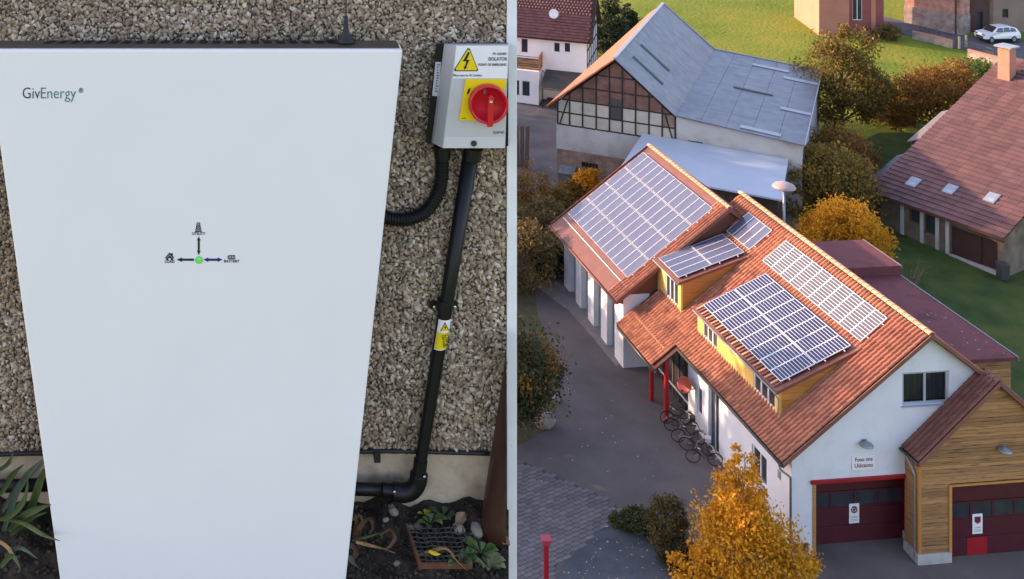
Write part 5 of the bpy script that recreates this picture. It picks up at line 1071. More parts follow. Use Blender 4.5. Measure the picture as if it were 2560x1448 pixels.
mb = MB(); q = 14.6; mb.box(.6, 1.5, q, q + .9, fez + fsl * q - .4, fez + fsl * q + 2.6); chm = mb.build('chimney', mat('salmon_render', (.48, .20, .13), (.42, .17, .11), rough=.85, scale=2), fr_)
mb = MB(); mb.box(.4, 1.7, q - .2, q + 1.1, fez + fsl * q + 2.6, fez + fsl * q + 2.72); mb.build('chimney_cap', m_metalp, fr_)
for k, (y, w, lab) in enumerate(((1.2, 3.6, 'grey'), (7.0, 3.6, 'grey'))):   # lean-to roofs on the far side
    mb = MB(); z0 = fez + fsl * y - .5; mb.prism([(-.5, y, z0 + .15), (-.5, y + w + 1.6, z0 + fsl * w + .2), (-2.3, y + w + 1.3, z0 + fsl * w - .7), (-2.3, y + .4, z0 - .75)], (0, 0, -.12)); mb.build('lean_to_roof', mat('lean_grey', (.13, .115, .12), (.17, .15, .15), rough=.7, scale=1.5, stretch=(4, 1, 1)), fb)
    mb = MB(); mb.box(-2.1, -.1, y + .6, y + w + 1.0, 1.0, z0 - .75); mb.build('lean_to_wall', m_fwall, fb)
bn = empty('wheelie_bin', gp(2507, 700)); tag(bn, 'dark grey wheeled bin at the corner of the farm building', 'bin')
mb = MB(); mb.prism([(-.26, -.3, .1), (.26, -.3, .1), (.26, .3, .1), (-.26, .3, .1)], (0, 0, .95)); mb.v = [(x * (1 + .12 * (z > .5)), y * (1 + .12 * (z > .5)), z) for x, y, z in mb.v]; mb.build('body', mat('bin_grey', (.045, .047, .05), rough=.5), bn, bevel=.02); mb = MB(); mb.box(-.32, .32, -.38, .36, 1.06, 1.13); mb.build('lid', MATS['bin_grey'], bn, bevel=.02)
for s in (-.22, .22): mb = MB(); mb.lathe((s, .3, .1), [(.1, -.03), (.1, .03)], n=12, axis=(1, 0, 0)); mb.build('wheel', m_blackdull, bn)

# ------------------------------------------------------------------ far buildings by the road
def frame_at(u, v, ang): p = gp(u, v); return Matrix.Translation(p) @ Matrix.Rotation(ang, 4, 'Z')
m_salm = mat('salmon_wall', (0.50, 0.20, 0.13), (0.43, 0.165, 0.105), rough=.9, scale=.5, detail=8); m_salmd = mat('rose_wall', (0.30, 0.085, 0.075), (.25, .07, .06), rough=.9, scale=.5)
sb = empty('salmon_building', mat4=frame_at(2123, 88, -.05)); tag(sb, 'salmon pink building at the meadow edge behind the tall tree', 'building')
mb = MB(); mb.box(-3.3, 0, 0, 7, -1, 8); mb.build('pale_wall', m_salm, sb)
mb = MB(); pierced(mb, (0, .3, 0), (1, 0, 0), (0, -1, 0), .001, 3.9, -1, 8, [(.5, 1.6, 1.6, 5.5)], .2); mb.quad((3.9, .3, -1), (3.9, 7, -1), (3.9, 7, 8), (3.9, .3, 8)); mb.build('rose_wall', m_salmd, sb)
window(sb, (.5, .45, 1.6), (1, 0, 0), (0, -1, 0), 1.1, 3.9, 2, m_frame, m_glass)
mb = MB(); mb.box(2.5, 3.0, .22, .3, -1, 8); mb.build('pilaster', m_salm, sb); mb = MB(); mb.prism([(-3.6, -.3, 8.0), (4.2, -.3, 8.0), (4.2, 7.3, 8.0), (-3.6, 7.3, 8.0)], (0, 0, .3)); mb.build('eaves', m_maroon, sb)
m_rbrick = brick_mat('red_brick', (0.50, 0.22, 0.16), (0.42, 0.17, 0.12), (.40, .27, .23), w=.5, h=.17, gap=.02); m_gbrick = brick_mat('grey_block', (0.34, 0.25, 0.21), (0.29, .21, .18), (.38, .31, .28), w=.5, h=.2, gap=.02)
k0, k1 = gp(2262, 55), gp(2402, 88); dv = (k1 - k0); an_ = math.atan2(dv.y, dv.x); Lb = math.hypot(dv.x, dv.y)
rb = empty('brick_building', mat4=Matrix.Translation(k0) @ Matrix.Rotation(an_, 4, 'Z')); tag(rb, 'red brick building with grey block base beside the far road', 'building')
mb = MB(); mb.box(0, Lb, .0, 8, 1.9, 9); mb.build('brick_wall', m_rbrick, rb); mb = MB(); mb.box(-.05, Lb + .05, -.08, 8, -2, 1.9); mb.build('block_base', m_gbrick, rb)
mb = MB(); mb.tube([(Lb - .5, -.12, 9), (Lb - .5, -.12, -.5)], .09, n=8); mb.build('downpipe', m_gut, rb); mb = MB(); mb.box(-.3, Lb + .3, -.3, 8.3, 9, 9.3); mb.build('eaves', m_maroon, rb)
gb = empty('dark_barn_entrance', mat4=Matrix.Translation(gp(2405, 88)) @ Matrix.Rotation(.02, 4, 'Z')); tag(gb, 'dark brown building front behind the white car', 'building')
mb = MB(); pierced(mb, (0, 1.2, 0), (1, 0, 0), (0, -1, 0), .15, 3.9, -1, 9, [(2.4, 3.1, -.3, 2.3)], .3); mb.quad((3.9, 1.2, -1), (3.9, 9, -1), (3.9, 9, 9), (3.9, 1.2, 9)); mb.build('front_wall', mat('umber_wall', (.07, .035, .03), (.10, .05, .042), rough=.9, scale=.8), gb); mb = MB(); mb.quad((2.4, 1.45, -1), (3.1, 1.45, -1), (3.1, 1.45, 2.3), (2.4, 1.45, 2.3)); mb.build('doorway', m_metald, gb); mb = MB(); mb.box(0, 4.1, 1.0, 9, 9, 9.3); mb.build('eaves', m_maroon, gb)
g2 = empty('beige_house', mat4=Matrix.Translation(gp(2495, 78)) @ Matrix.Rotation(.02, 4, 'Z')); tag(g2, 'beige house front with one small window above the white car', 'house')
mb = MB(); pierced(mb, (0, 0, 0), (1, 0, 0), (0, -1, 0), -.55, 6, -1, 8, [(.5, 1.2, 1.5, 2.5)], .2); mb.build('front_wall', mat('beige_wall', (.27, .20, .15), (.22, .16, .12), rough=.9, scale=.7), g2); window(g2, (.5, .15, 1.5), (1, 0, 0), (0, -1, 0), .7, 1.0, 1, m_gut, m_glass); mb = MB(); mb.box(-.7, 6.2, -.2, 6, 8, 8.3); mb.build('eaves', m_maroon, g2)
# garden wall by the road
def low_wall(name, pl, h, label, mt, cap):
    r = empty(name, gp(*pl[0])); tag(r, label, 'wall'); q = [gp(*p) - Vector(r.location) for p in pl]
    for a, b in zip(q, q[1:]):
        mb = MB(); mb.bar(a + Vector((0, 0, h / 2 - .1)), b + Vector((0, 0, h / 2 - .1)), .25, h + .2); mb.build('wall_run', mt, r); mb = MB(); mb.bar(a + Vector((0, 0, h + .04)), b + Vector((0, 0, h + .04)), .34, .09); mb.build('coping', cap, r)
low_wall('garden_wall', [(2281, 96), (2330, 106), (2382, 120)], .75, 'low pink coped wall between the meadow and the far road', m_gbrick, m_salm)
low_wall('roadside_wall', [(2420, 142), (2482, 158), (2560, 178)], .75, 'low stone wall at the road edge left of the chimney', m_gbrick, m_salm)
rl = empty('road_railing', gp(2300, 88)); tag(rl, 'thin dark railing along the far road', 'railing')
qs = [gp(2300 + 23 * k, 88 + 7.2 * k) - Vector(rl.location) for k in range(9)]
for p in qs: mb = MB(); mb.tube([p, p + Vector((0, 0, .95))], .035, n=6); mb.build('post', m_gut, rl)
for h in (.5, .92): mb = MB(); mb.tube([p + Vector((0, 0, h)) for p in qs], .03, n=6); mb.build('rail', m_gut, rl)
for k, (u, v) in enumerate(((2398, 122), (2415, 118))): mb = MB(); mb.box(-.09, .09, -.09, .09, 0, 1.3); o = mb.build('fence_post', mat('pale_post', (.45, .40, .22), rough=.8), bevel=.02); o.location = gp(u, v); tag(o, ('shorter' if k == 0 else 'taller') + ' pale fence post behind the autumn bushes', 'post', 'pale fence posts')

# white car
def car(M, label):
    c_ = empty('parked_car', mat4=M); tag(c_, label, 'car')
    m_body = mat('car_white', (.72, .73, .74), rough=.25, spec=.6, coat=.5); m_tyre = mat('tyre', (.015, .015, .016), rough=.8); m_rim = mat('rim', (.35, .35, .37), rough=.35, metal=.8); m_cg = mat('car_glass', (.015, .018, .024), rough=.08, spec=.8)
    side = [(-2.25, .45), (-2.28, .78), (-2.15, .98), (-1.25, 1.12), (-.55, 1.62), (.9, 1.68), (1.75, 1.5), (2.15, 1.05), (2.25, .8), (2.22, .42)]
    wd_ = lambda z: .90 if z < 1.1 else .90 - (z - 1.1) * .38
    mb = MB(); n = len(side); 
    for s in (-1, 1): mb.v += [(x, s * wd_(z), z) for x, z in side]
    mb.f = [tuple(range(n))[::-1], tuple(range(n, 2 * n))] + [(i, (i + 1) % n, n + (i + 1) % n, n + i) for i in range(n)]; mb.m = [0] * len(mb.f)
    mb.build('body', m_body, c_, bevel=.05, smooth=False)
    for s in (-1, 1):
        for pl in (((-.98, 1.13), (-.52, 1.52), (.05, 1.57), (.05, 1.13)), ((.13, 1.13), (.13, 1.57), (.85, 1.58), (.95, 1.13)), ((1.05, 1.13), (.97, 1.57), (1.5, 1.47), (1.72, 1.15))):
            mb = MB(); mb.poly([(x, s * (wd_(z) + .008), z) for x, z in pl]); mb.build('side_window', m_cg, c_)
        mb = MB(); mb.box(-.95, -.8, s * .93 - .06, s * .93 + .06, 1.05, 1.16); mb.build('mirror', m_body, c_, bevel=.02)
        mb = MB(); mb.box(-2.285, -2.0, s * .62 - .22, s * .62 + .22, .8, .93); mb.build('headlight', m_cg, c_, bevel=.02)
        for x in (-1.42, 1.38):
            w = empty('wheel', (x, s * .80, .35), parent=c_); mb = MB(); mb.lathe((0, -.11, 0), [(.22, 0), (.34, .0), (.36, .05), (.36, .17), (.34, .22), (.22, .22)], n=22, axis=(0, 1, 0)); mb.build('tyre', m_tyre, w, smooth=True)
            mb = MB(); mb.lathe((0, s * .02 - .1, 0), [(.22, 0), (.2, .2)], n=18, axis=(0, 1, 0)); mb.build('rim', m_rim, w)
    mb = MB(); mb.poly([(-1.28, -.76, 1.135), (-1.28, .76, 1.135), (-.60, .64, 1.62), (-.60, -.64, 1.62)]); mb.build('windscreen', m_cg, c_)
    mb = MB(); mb.poly([(1.82, -.64, 1.475), (1.82, .64, 1.475), (2.16, .78, 1.06), (2.16, -.78, 1.06)]); mb.build('rear_window', m_cg, c_)
    mb = MB(); mb.box(-2.30, -2.2, -.55, .55, .50, .68); mb.build('grille', m_tyre, c_); mb = MB(); mb.box(-2.1, 2.1, -.8, .8, .25, .46); mb.build('underbody', m_tyre, c_)
car(Matrix.Translation(gp(2494, 103)) @ Matrix.Rotation(.12, 4, 'Z') @ Matrix.Diagonal((.95, .95, 1.05, 1)), 'white car parked by the far road')

# ------------------------------------------------------------------ street furniture and bicycles
lp = empty('street_lamp', gp(1962, 700)); Yl = lp.location.y; tag(lp, 'street lamp with wide mushroom shade behind the tiled ridge', 'street lamp')
# stands behind the ridge: only its upper part shows
lp.location = (at(1960, 550, 78).x, 78, zg(78)); zt_ = at(1960, 470, 78).z - zg(78)
mb = MB(); mb.tube([(0, 0, 0), (0, 0, zt_ * .6), (0, 0, zt_)], [.11, .09, .07], n=10); mb.build('pole', m_zinc, lp, smooth=True)
mb = MB(); mb.lathe((0, 0, zt_), [(.12, -.15), (.3, -.02), (.72, .02), (.74, .07), (.6, .22), (.3, .34), (.05, .38)], n=24); mb.build('shade', mat('lamp_shade', (.36, .27, .25), rough=.5), lp, smooth=True)
mb = MB(); mb.lathe((0, 0, zt_ - .22), [(.10, 0), (.17, .08), (.17, .2)], n=14); mb.build('lens', m_back, lp)
rp_ = empty('red_bollard', gp(1365, 1470)); tag(rp_, 'red post with flared box top on the brick paving', 'bollard')
rz = at(1365, 1360, rp_.location.y).z - rp_.location.z
mb = MB(); mb.box(-.1, .1, -.1, .1, -.05, rz); mb.build('post', m_redp, rp_, bevel=.01)
mb = MB(); mb.prism([(-.15, -.15, rz), (.15, -.15, rz), (.15, .15, rz), (-.15, .15, rz)], (0, 0, .28)); mb.v = [(x * (1.5 if z > rz + .1 else 1), y * (1.5 if z > rz + .1 else 1), z) for x, y, z in mb.v]; mb.build('flared_top', mat('rose_cap', (.42, .05, .08), rough=.5), rp_, bevel=.01)
m_bike = mat('bike_black', (.014, .014, .016), rough=.35, spec=.5); m_chrome = mat('bike_chrome', (.6, .6, .6), rough=.25, metal=1); m_tyre2 = mat('bike_tyre', (.012, .012, .012), rough=.8)
def bike(M, label, fm, basket=False, light=False):
    b = empty('bicycle', mat4=M); tag(b, label, 'bicycle', 'bicycles against the side wall'); R = .35
    pts = dict(rw=(-.52, 0, R), fw=(.56, 0, R), bb=(-.06, 0, .30), st=(-.22, 0, .82), ht=(.38, 0, .88), hb=(.42, 0, .70))
    for nm, k in (('rw', 0), ('fw', 1)):
        w = empty('wheel', pts[nm], parent=b); mb = MB(); mb.tube([(R * math.cos(t), 0, R * math.sin(t)) for t in np.linspace(0, 2 * PI, 29)], .022, n=6, cap=False); mb.build('tyre', m_tyre2, w)
        mb = MB()
        for j in range(12): t = j * PI / 6; mb.tube([(0, .02, 0), (R * math.cos(t), 0, R * math.sin(t))], .0035, n=3)
        mb.tube([(0, -.05, 0), (0, .05, 0)], .025, n=6); tag(mb.build('spokes', m_chrome, w), kind='stuff')
        mb = MB(); mb.tube([((R + .04) * math.cos(t), 0, (R + .04) * math.sin(t)) for t in np.linspace(.5 if k == 0 else .9, 2.9, 10)], .026, n=5); mb.build('mudguard', fm, w)
    mb = MB()
    for p, q in (('bb', 'st'), ('st', 'ht'), ('bb', 'hb'), ('ht', 'hb'), ('rw', 'bb'), ('rw', 'st'), ('hb', 'fw')): mb.tube([pts[p], pts[q]], .019, n=6)
    mb.build('frame', fm, b)
    mb = MB(); mb.prism([(-.36, -.08, .93), (-.36, .08, .93), (-.16, .03, .94), (-.08, 0, .94), (-.16, -.03, .94)], (0, 0, .05)); mb.build('saddle', m_blackdull, b, bevel=.01); mb = MB(); mb.tube([(-.22, 0, .8), (-.25, 0, .93)], .014, n=6); mb.build('seat_post', m_chrome, b)
    mb = MB(); mb.tube([(.38, 0, .88), (.36, 0, 1.02)], .016, n=6); mb.tube([(.22, -.30, 1.04), (.34, -.24, 1.05), (.38, 0, 1.02), (.34, .24, 1.05), (.22, .30, 1.04)], .014, n=6); mb.build('handlebar', m_chrome, b)
    mb = MB(); mb.tube([(-.06, -.08, .3), (-.06, .08, .3)], .03, n=8); mb.lathe((-.06, -.05, .3), [(.09, 0), (.09, .006)], n=14, axis=(0, -1, 0)); mb.bar((-.06, -.09, .3), (.06, -.09, .17), .02); mb.bar((-.06, .09, .3), (-.18, .09, .43), .02); mb.build('crank', m_chrome, b)
    mb = MB(); mb.bar((-.75, 0, .76), (-.3, 0, .76), .12, .015); mb.tube([(-.7, .05, .76), (-.54, .05, .36)], .007, n=4); mb.tube([(-.7, -.05, .76), (-.54, -.05, .36)], .007, n=4); mb.build('rear_rack', m_chrome, b)
    if basket: mb = MB(); mb.prism([(.42, -.14, .8), (.7, -.14, .8), (.7, .14, .8), (.42, .14, .8)], (0, 0, .22)); mb.build('basket', m_back if light else m_gut, b)
bikes = [(9.9, -.85, 2.95, .10, 'bicycle nearest the red canopy post', False), (9.2, -.95, 2.75, .16, 'bicycle with a dark basket second from the red canopy post', True), (8.3, -.95, 2.85, .05, 'black bicycle in the middle of the row by the wall', False), (7.5, -.9, 2.6, .12, 'bicycle with pale basket in front of the tall window', True), (6.6, -.95, 2.75, .14, 'bicycle at the near end of the row beside the birch', False)]
for k, (b, a, rz_, lean, lab, bas) in enumerate(bikes):
    bike(MH @ Matrix.Translation((a, b, zg(HO.y + b - .1) + .01)) @ Matrix.Rotation(rz_ + (PI if k % 2 else 0), 4, 'Z') @ Matrix.Rotation(lean * (1 if k % 2 else -1), 4, 'X'), lab, m_bike if k != 2 else mat('bike_grey', (.05, .05, .055), rough=.35), bas, k == 3)
# ------------------------------------------------------------------ vegetation
def leaf_quads(pts, size, rs, up=0.35, long=1.5):
    n = len(pts); d = rs.normal(size=(n, 3)); d /= np.linalg.norm(d, axis=1)[:, None]
    e = rs.normal(size=(n, 3)); e -= (e * d).sum(1)[:, None] * d; e /= np.linalg.norm(e, axis=1)[:, None]
    s = size * (0.6 + 0.8 * rs.rand(n))[:, None]; a = d * s * long * .5; b = e * s * .5
    return np.stack([pts - a, pts + b * .9 - a * .1, pts + a, pts - b * .9 - a * .1], axis=1)
def crown_points(blobs, n, rs, clumps=60, spread=.30, shell=.55):
    """clumped points in a set of ellipsoids (cx,cy,cz,rx,ry,rz); denser towards the outside, gaps between clumps"""
    vol = np.array([b[3] * b[4] * b[5] for b in blobs]) ** .8; vol /= vol.sum(); out = []; cen = []
    for b, w in zip(blobs, vol):
        k = max(6, int(clumps * w)); d = rs.normal(size=(k, 3)); d /= np.linalg.norm(d, axis=1)[:, None]
        r = (shell + (1 - shell) * rs.rand(k)) ** .6; c_ = np.array(b[:3]) + d * r[:, None] * np.array(b[3:6]); cen.append(c_)
        m = int(n * w); ix = rs.randint(0, k, m); sp = (np.mean(b[3:6]) * spread) * (0.5 + .9 * rs.rand(k))
        out.append(c_[ix] + np.clip(rs.normal(size=(m, 3)), -1.7, 1.7) * sp[ix][:, None] * np.array((1, 1, .8)))
    return np.concatenate(out), np.concatenate(cen)
m_bark = mat('bark', (0.07, 0.052, 0.04), (0.12, .095, .075), rough=.95, scale=6, stretch=(4, 4, .6), bump=.6, bscale=12)
m_birch = mat('birch_bark', (0.50, 0.42, 0.35), (.22, .15, .11), rough=.85, scale=5, stretch=(1, 1, 3))
def tree(name, label, cat, base, blobs, n, size, lm, seed, bark=m_bark, tr=.16, clumps=60, spread=.30, limbs=10, group=None, shell=.55, trunk_top=.75, zmin=None, long=1.5, stems=1):
    rs = np.random.RandomState(seed); r = random.Random(seed); root = empty(name, base); tag(root, label, cat, group)
    pts, cen = crown_points(blobs, n, rs, clumps, spread, shell)
    if zmin is not None: pts[:, 2] = np.maximum(pts[:, 2], zmin + .15 * rs.rand(len(pts)))
    link('crown', quads_mesh('crown', leaf_quads(pts, size, rs, long=long)), lm, root)
    top = max(b[2] for b in blobs); mb = MB()
    for s in range(stems):
        ox, oy = (0, 0) if stems == 1 else (r.uniform(-.4, .4), r.uniform(-.4, .4)); tp = Vector((blobs[0][0] * .6 + ox * 3, blobs[0][1] * .6 + oy * 3, top * trunk_top))
        p0 = Vector((ox, oy, -.1)); P = [p0.lerp(tp, t) + Vector((r.uniform(-.12, .12), r.uniform(-.12, .12), 0)) * (0 < t < 1) for t in np.linspace(0, 1, 6)]
        mb.tube(P, [tr * (1 - .8 * t) for t in np.linspace(0, 1, 6)], n=7)
    for k in range(limbs):
        c_ = Vector(cen[r.randrange(len(cen))]); t = min(.95, max(.25, (c_.z - .8) / max(.5, top) * r.uniform(.6, .95))); s = Vector((0, 0, 0)).lerp(tp, t); m_ = s.lerp(c_, .5) + Vector((0, 0, .1 * (c_ - s).length))
        mb.tube([s, m_, c_], [tr * .45 * (1 - .5 * t), tr * .26, tr * .07], n=5)
    mb.build('trunk', bark, root, fix=False)
    return root
lm_birch = ramp_mat('leaf_birch', [(0.46, 0.18, 0.010), (0.62, 0.28, 0.015), (0.70, 0.36, 0.025), (0.55, 0.22, 0.012), (0.74, 0.44, 0.05)], rough=.6, trans=.35, noise=.3, nscale=.9)
lm_olive = ramp_mat('leaf_olive', [(0.07, 0.055, 0.014), (0.15, 0.11, 0.024), (0.28, 0.17, 0.035), (0.11, 0.085, 0.018), (0.22, 0.15, 0.035)], rough=.7, trans=.35, noise=.4, nscale=.5)
lm_rust = ramp_mat('leaf_rust', [(0.13, 0.06, 0.014), (0.26, 0.11, 0.02), (0.19, 0.10, 0.022), (0.36, 0.17, 0.034), (0.13, 0.085, 0.02)], rough=.7, trans=.35, noise=.4, nscale=.5)
lm_gold = ramp_mat('leaf_gold', [(0.50, 0.20, 0.012), (0.70, 0.32, 0.02), (0.60, 0.25, 0.016), (0.76, 0.43, 0.04), (0.46, 0.22, 0.016)], rough=.65, trans=.45, noise=.3, nscale=.8)  # leaf colours brightened in place of sunlight; the golden shrub stands in shade
lm_mix = ramp_mat('leaf_mixed', [(0.085, 0.08, 0.02), (0.16, 0.13, 0.035), (0.34, 0.18, 0.03), (0.12, 0.11, 0.028), (0.44, 0.22, 0.032)], rough=.7, trans=.35, noise=.5, nscale=.45)
lm_dark = ramp_mat('leaf_dark', [(0.018, 0.03, 0.014), (0.03, 0.045, 0.016), (0.045, 0.06, 0.02), (0.025, 0.035, 0.014)], rough=.7, trans=.15)
lm_green = ramp_mat('leaf_green', [(0.06, 0.10, 0.018), (0.10, 0.15, 0.025), (0.05, 0.08, 0.018), (0.14, 0.17, 0.035)], rough=.7, trans=.25)
lm_left = ramp_mat('leaf_left', [(0.025, 0.035, 0.014), (0.05, 0.055, 0.018), (0.035, 0.05, 0.02), (0.30, 0.13, 0.02), (0.46, 0.20, 0.025)], rough=.7, trans=.3, noise=.65, nscale=.55)
lm_grass = ramp_mat('leaf_dry', [(0.075, 0.062, 0.025), (0.14, 0.10, 0.038), (0.23, 0.15, 0.05), (0.10, 0.08, 0.032)], rough=.8, trans=.3, noise=.4, nscale=.6)

# birch in front of the station's corner
bp_ = gp(1862, 1475)
tree('birch_tree', 'bright orange yellow birch tree in front of the white station', 'tree', bp_, [(0, 0, 1.7, 2.75, 2.0, 1.15), (.1, 0, 3.0, 2.0, 1.6, 1.1), (-.1, 0, 4.2, 1.3, 1.15, 1.0), (-.25, 0, 5.3, .75, .7, .85), (-.3, 0, 6.1, .3, .3, .5), (-1.9, .1, .8, 1.4, 1.3, .8), (2.0, -.1, .8, 1.3, 1.2, .9), (2.85, .1, 1.2, .45, .4, .35)], 21000, .105, lm_birch, 3, m_birch, .10, clumps=230, spread=.20, limbs=46, shell=.35, trunk_top=1.0, zmin=0)
# trees and bushes between barn and farm building
tree('broadleaf_tree', 'tall olive brown tree at the meadow edge right of the barn', 'tree', gp(2105, 345), [(0, 0, 5.4, 3.6, 3.0, 3.0), (.4, 0, 7.9, 2.3, 2.0, 1.8), (-1.9, -.2, 3.6, 2.2, 2.0, 2.4), (2.2, 0, 3.8, 2.0, 2, 2.4)], 15000, .17, lm_olive, 5, clumps=170, spread=.2, limbs=24, shell=.4)
tree('broadleaf_tree', 'rust brown spreading tree left of the farm building roof', 'tree', gp(2345, 345), [(0, 0, 4.2, 3.0, 2.6, 2.2), (1.3, .2, 5.2, 2.0, 1.8, 1.4), (-2.3, 0, 3.4, 2.0, 2.0, 1.9), (-3.6, .3, 2.4, 1.6, 1.6, 1.7)], 13000, .16, lm_rust, 6, clumps=150, spread=.2, limbs=26, shell=.4)
tree('shrub', 'large round green and orange shrub behind the street lamp', 'shrub', gp(2075, 560), [(0, 0, 2.6, 3.1, 2.6, 2.7), (-.8, 0, 4.0, 2.3, 2.0, 1.6), (1.5, .2, 3.4, 1.8, 1.8, 1.8), (-2.2, -.6, 2.6, 1.7, 1.6, 2.5)], 20000, .14, lm_mix, 7, clumps=300, spread=.17, limbs=8, shell=.75, trunk_top=.5)
tree('shrub', 'orange brown shrub crowning the clump right of the barn', 'shrub', gp(2095, 478), [(0, 0, 2.4, 2.6, 2.2, 2.6), (1.2, 0, 2.6, 1.7, 1.6, 1.9)], 9000, .14, lm_rust, 8, clumps=160, spread=.18, limbs=8, shell=.7, trunk_top=.5)
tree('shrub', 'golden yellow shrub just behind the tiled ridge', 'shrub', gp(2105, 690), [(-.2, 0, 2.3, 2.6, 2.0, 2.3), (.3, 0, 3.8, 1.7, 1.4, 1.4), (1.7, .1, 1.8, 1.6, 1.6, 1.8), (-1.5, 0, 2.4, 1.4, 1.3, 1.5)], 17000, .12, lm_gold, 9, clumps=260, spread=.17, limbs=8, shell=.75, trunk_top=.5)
tree('shrub', 'bright green shrub beside the road wall by the chimney', 'shrub', gp(2440, 225), [(0, 0, 1.3, 2.2, 1.6, 1.3), (1.6, .3, 1.0, 1.4, 1.2, 1.0)], 5000, .16, lm_green, 10, clumps=80, limbs=6, shell=.7)
tree('shrub', 'low olive shrub at the foot of the tall olive tree', 'shrub', gp(2215, 300), [(0, 0, 1.2, 2.0, 1.6, 1.3), (1.6, 0, 1.0, 1.4, 1.3, 1.1)], 4500, .16, lm_olive, 11, clumps=80, limbs=6, shell=.6)
for k, (u, v, h, w, lab) in enumerate(((1528, 118, 6.2, 1.5, 'taller dark conifer between the white house and the barn'), (1572, 100, 4.2, 1.5, 'shorter dark conifer beside the barn roof'))):
    tree('conifer', lab, 'tree', gp(u, v + 6), [(0, 0, h * .25, w, w, h * .25), (0, 0, h * .5, w * .8, w * .8, h * .25), (0, 0, h * .75, w * .5, w * .5, h * .2), (0, 0, h * .93, w * .22, w * .22, h * .1)], 5500, .17, lm_dark, 20 + k, clumps=110, spread=.28, limbs=4, group='conifers beside the barn')
tree('shrub', 'dark shrub between the white house gable and the conifers', 'shrub', gp(1512, 135), [(0, 0, 1.6, 1.3, 1.3, 1.7)], 2500, .18, lm_dark, 24, clumps=50, limbs=4)
# left side planting
tree('garden_tree', 'dark green and orange garden tree at the courtyard edge', 'tree', gp(1318, 1085), [(-.3, 0, 3.6, 2.1, 2.0, 2.2), (.6, .3, 3.0, 1.35, 1.3, 1.5), (-1.6, .2, 3.9, 2.0, 1.8, 2.0), (-.9, -.2, 1.7, 1.5, 1.5, 1.3)], 15000, .12, lm_left, 12, clumps=170, spread=.2, limbs=14, shell=.5)
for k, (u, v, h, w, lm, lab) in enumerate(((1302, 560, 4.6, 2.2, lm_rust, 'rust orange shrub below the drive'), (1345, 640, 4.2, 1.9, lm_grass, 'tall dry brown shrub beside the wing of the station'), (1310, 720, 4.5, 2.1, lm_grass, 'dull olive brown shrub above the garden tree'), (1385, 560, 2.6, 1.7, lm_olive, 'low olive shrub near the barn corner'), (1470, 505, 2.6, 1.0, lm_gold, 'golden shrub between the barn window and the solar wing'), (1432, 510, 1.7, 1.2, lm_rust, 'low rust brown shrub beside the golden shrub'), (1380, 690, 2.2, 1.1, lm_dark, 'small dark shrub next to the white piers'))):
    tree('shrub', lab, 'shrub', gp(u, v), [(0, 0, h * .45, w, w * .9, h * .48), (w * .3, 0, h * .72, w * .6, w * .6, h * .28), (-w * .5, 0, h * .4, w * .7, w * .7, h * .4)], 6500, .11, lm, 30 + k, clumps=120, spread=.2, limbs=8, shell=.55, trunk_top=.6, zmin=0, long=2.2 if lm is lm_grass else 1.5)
tree('shrub', 'brown green rounded bush left of the birch', 'shrub', gp(1668, 1366), [(0, 0, 1.15, .95, .85, 1.1), (.2, 0, 1.6, .6, .6, .5)], 6500, .075, ramp_mat('leaf_bush', [(.05, .04, .015), (.10, .075, .022), (.14, .10, .03), (.07, .06, .02)], rough=.7, trans=.2), 41, clumps=120, spread=.17, limbs=6, shell=.6, zmin=0)
tree('shrub', 'low dark green shrub beside the tarmac apron', 'shrub', gp(1600, 1322), [(0, 0, .45, 1.0, .6, .5), (-.8, .1, .3, .6, .5, .35)], 5000, .07, ramp_mat('leaf_lowbush', [(.03, .04, .012), (.055, .065, .018), (.08, .085, .025)], rough=.7, trans=.2), 42, clumps=90, spread=.18, limbs=3, shell=.6, zmin=0)
tree('shrub', 'dark low shrub under the birch beside the rounded bush', 'shrub', gp(1700, 1420), [(0, 0, .5, .9, .7, .6), (.7, -.3, .4, .7, .6, .5)], 4500, .07, ramp_mat('leaf_lowdark', [(.02, .022, .01), (.04, .035, .014), (.07, .055, .02)], rough=.7, trans=.2), 43, clumps=80, spread=.18, limbs=3, shell=.6, zmin=0)
# twiggy bare bush behind the extension
tb = empty('bare_bush', gp(2262, 735)); tag(tb, 'bare twiggy bush behind the dark red flat roof', 'bush'); mb = MB(); r_ = random.Random(4)
for k in range(34):
    a = r_.uniform(0, 2 * PI); l = r_.uniform(1.0, 2.4); p = Vector((.3 * math.cos(a), .3 * math.sin(a), 0)); q = p + Vector((math.cos(a) * l * .45, math.sin(a) * l * .35, l)); m_ = p.lerp(q, .55) + Vector((r_.uniform(-.15, .15), 0, 0)); mb.tube([p, m_, q], [.03, .02, .006], n=4)
    for j in range(2): s = p.lerp(q, r_.uniform(.4, .9)); mb.tube([s, s + Vector((r_.uniform(-.5, .5), r_.uniform(-.4, .4), r_.uniform(.1, .5)))], [.012, .005], n=3)
tag(mb.build('twigs', mat('twig', (.20, .15, .10), (.12, .085, .06), rough=.9, scale=3), tb, fix=False), kind='stuff')
tree('grass_clump', 'dry grass clump at the corner of the salmon building', 'grass clump', gp(2222, 98), [(0, 0, .7, 1.0, .7, .8), (-1.2, 0, .5, .8, .6, .6)], 2200, .16, lm_grass, 44, clumps=40, limbs=3, zmin=0, long=3)
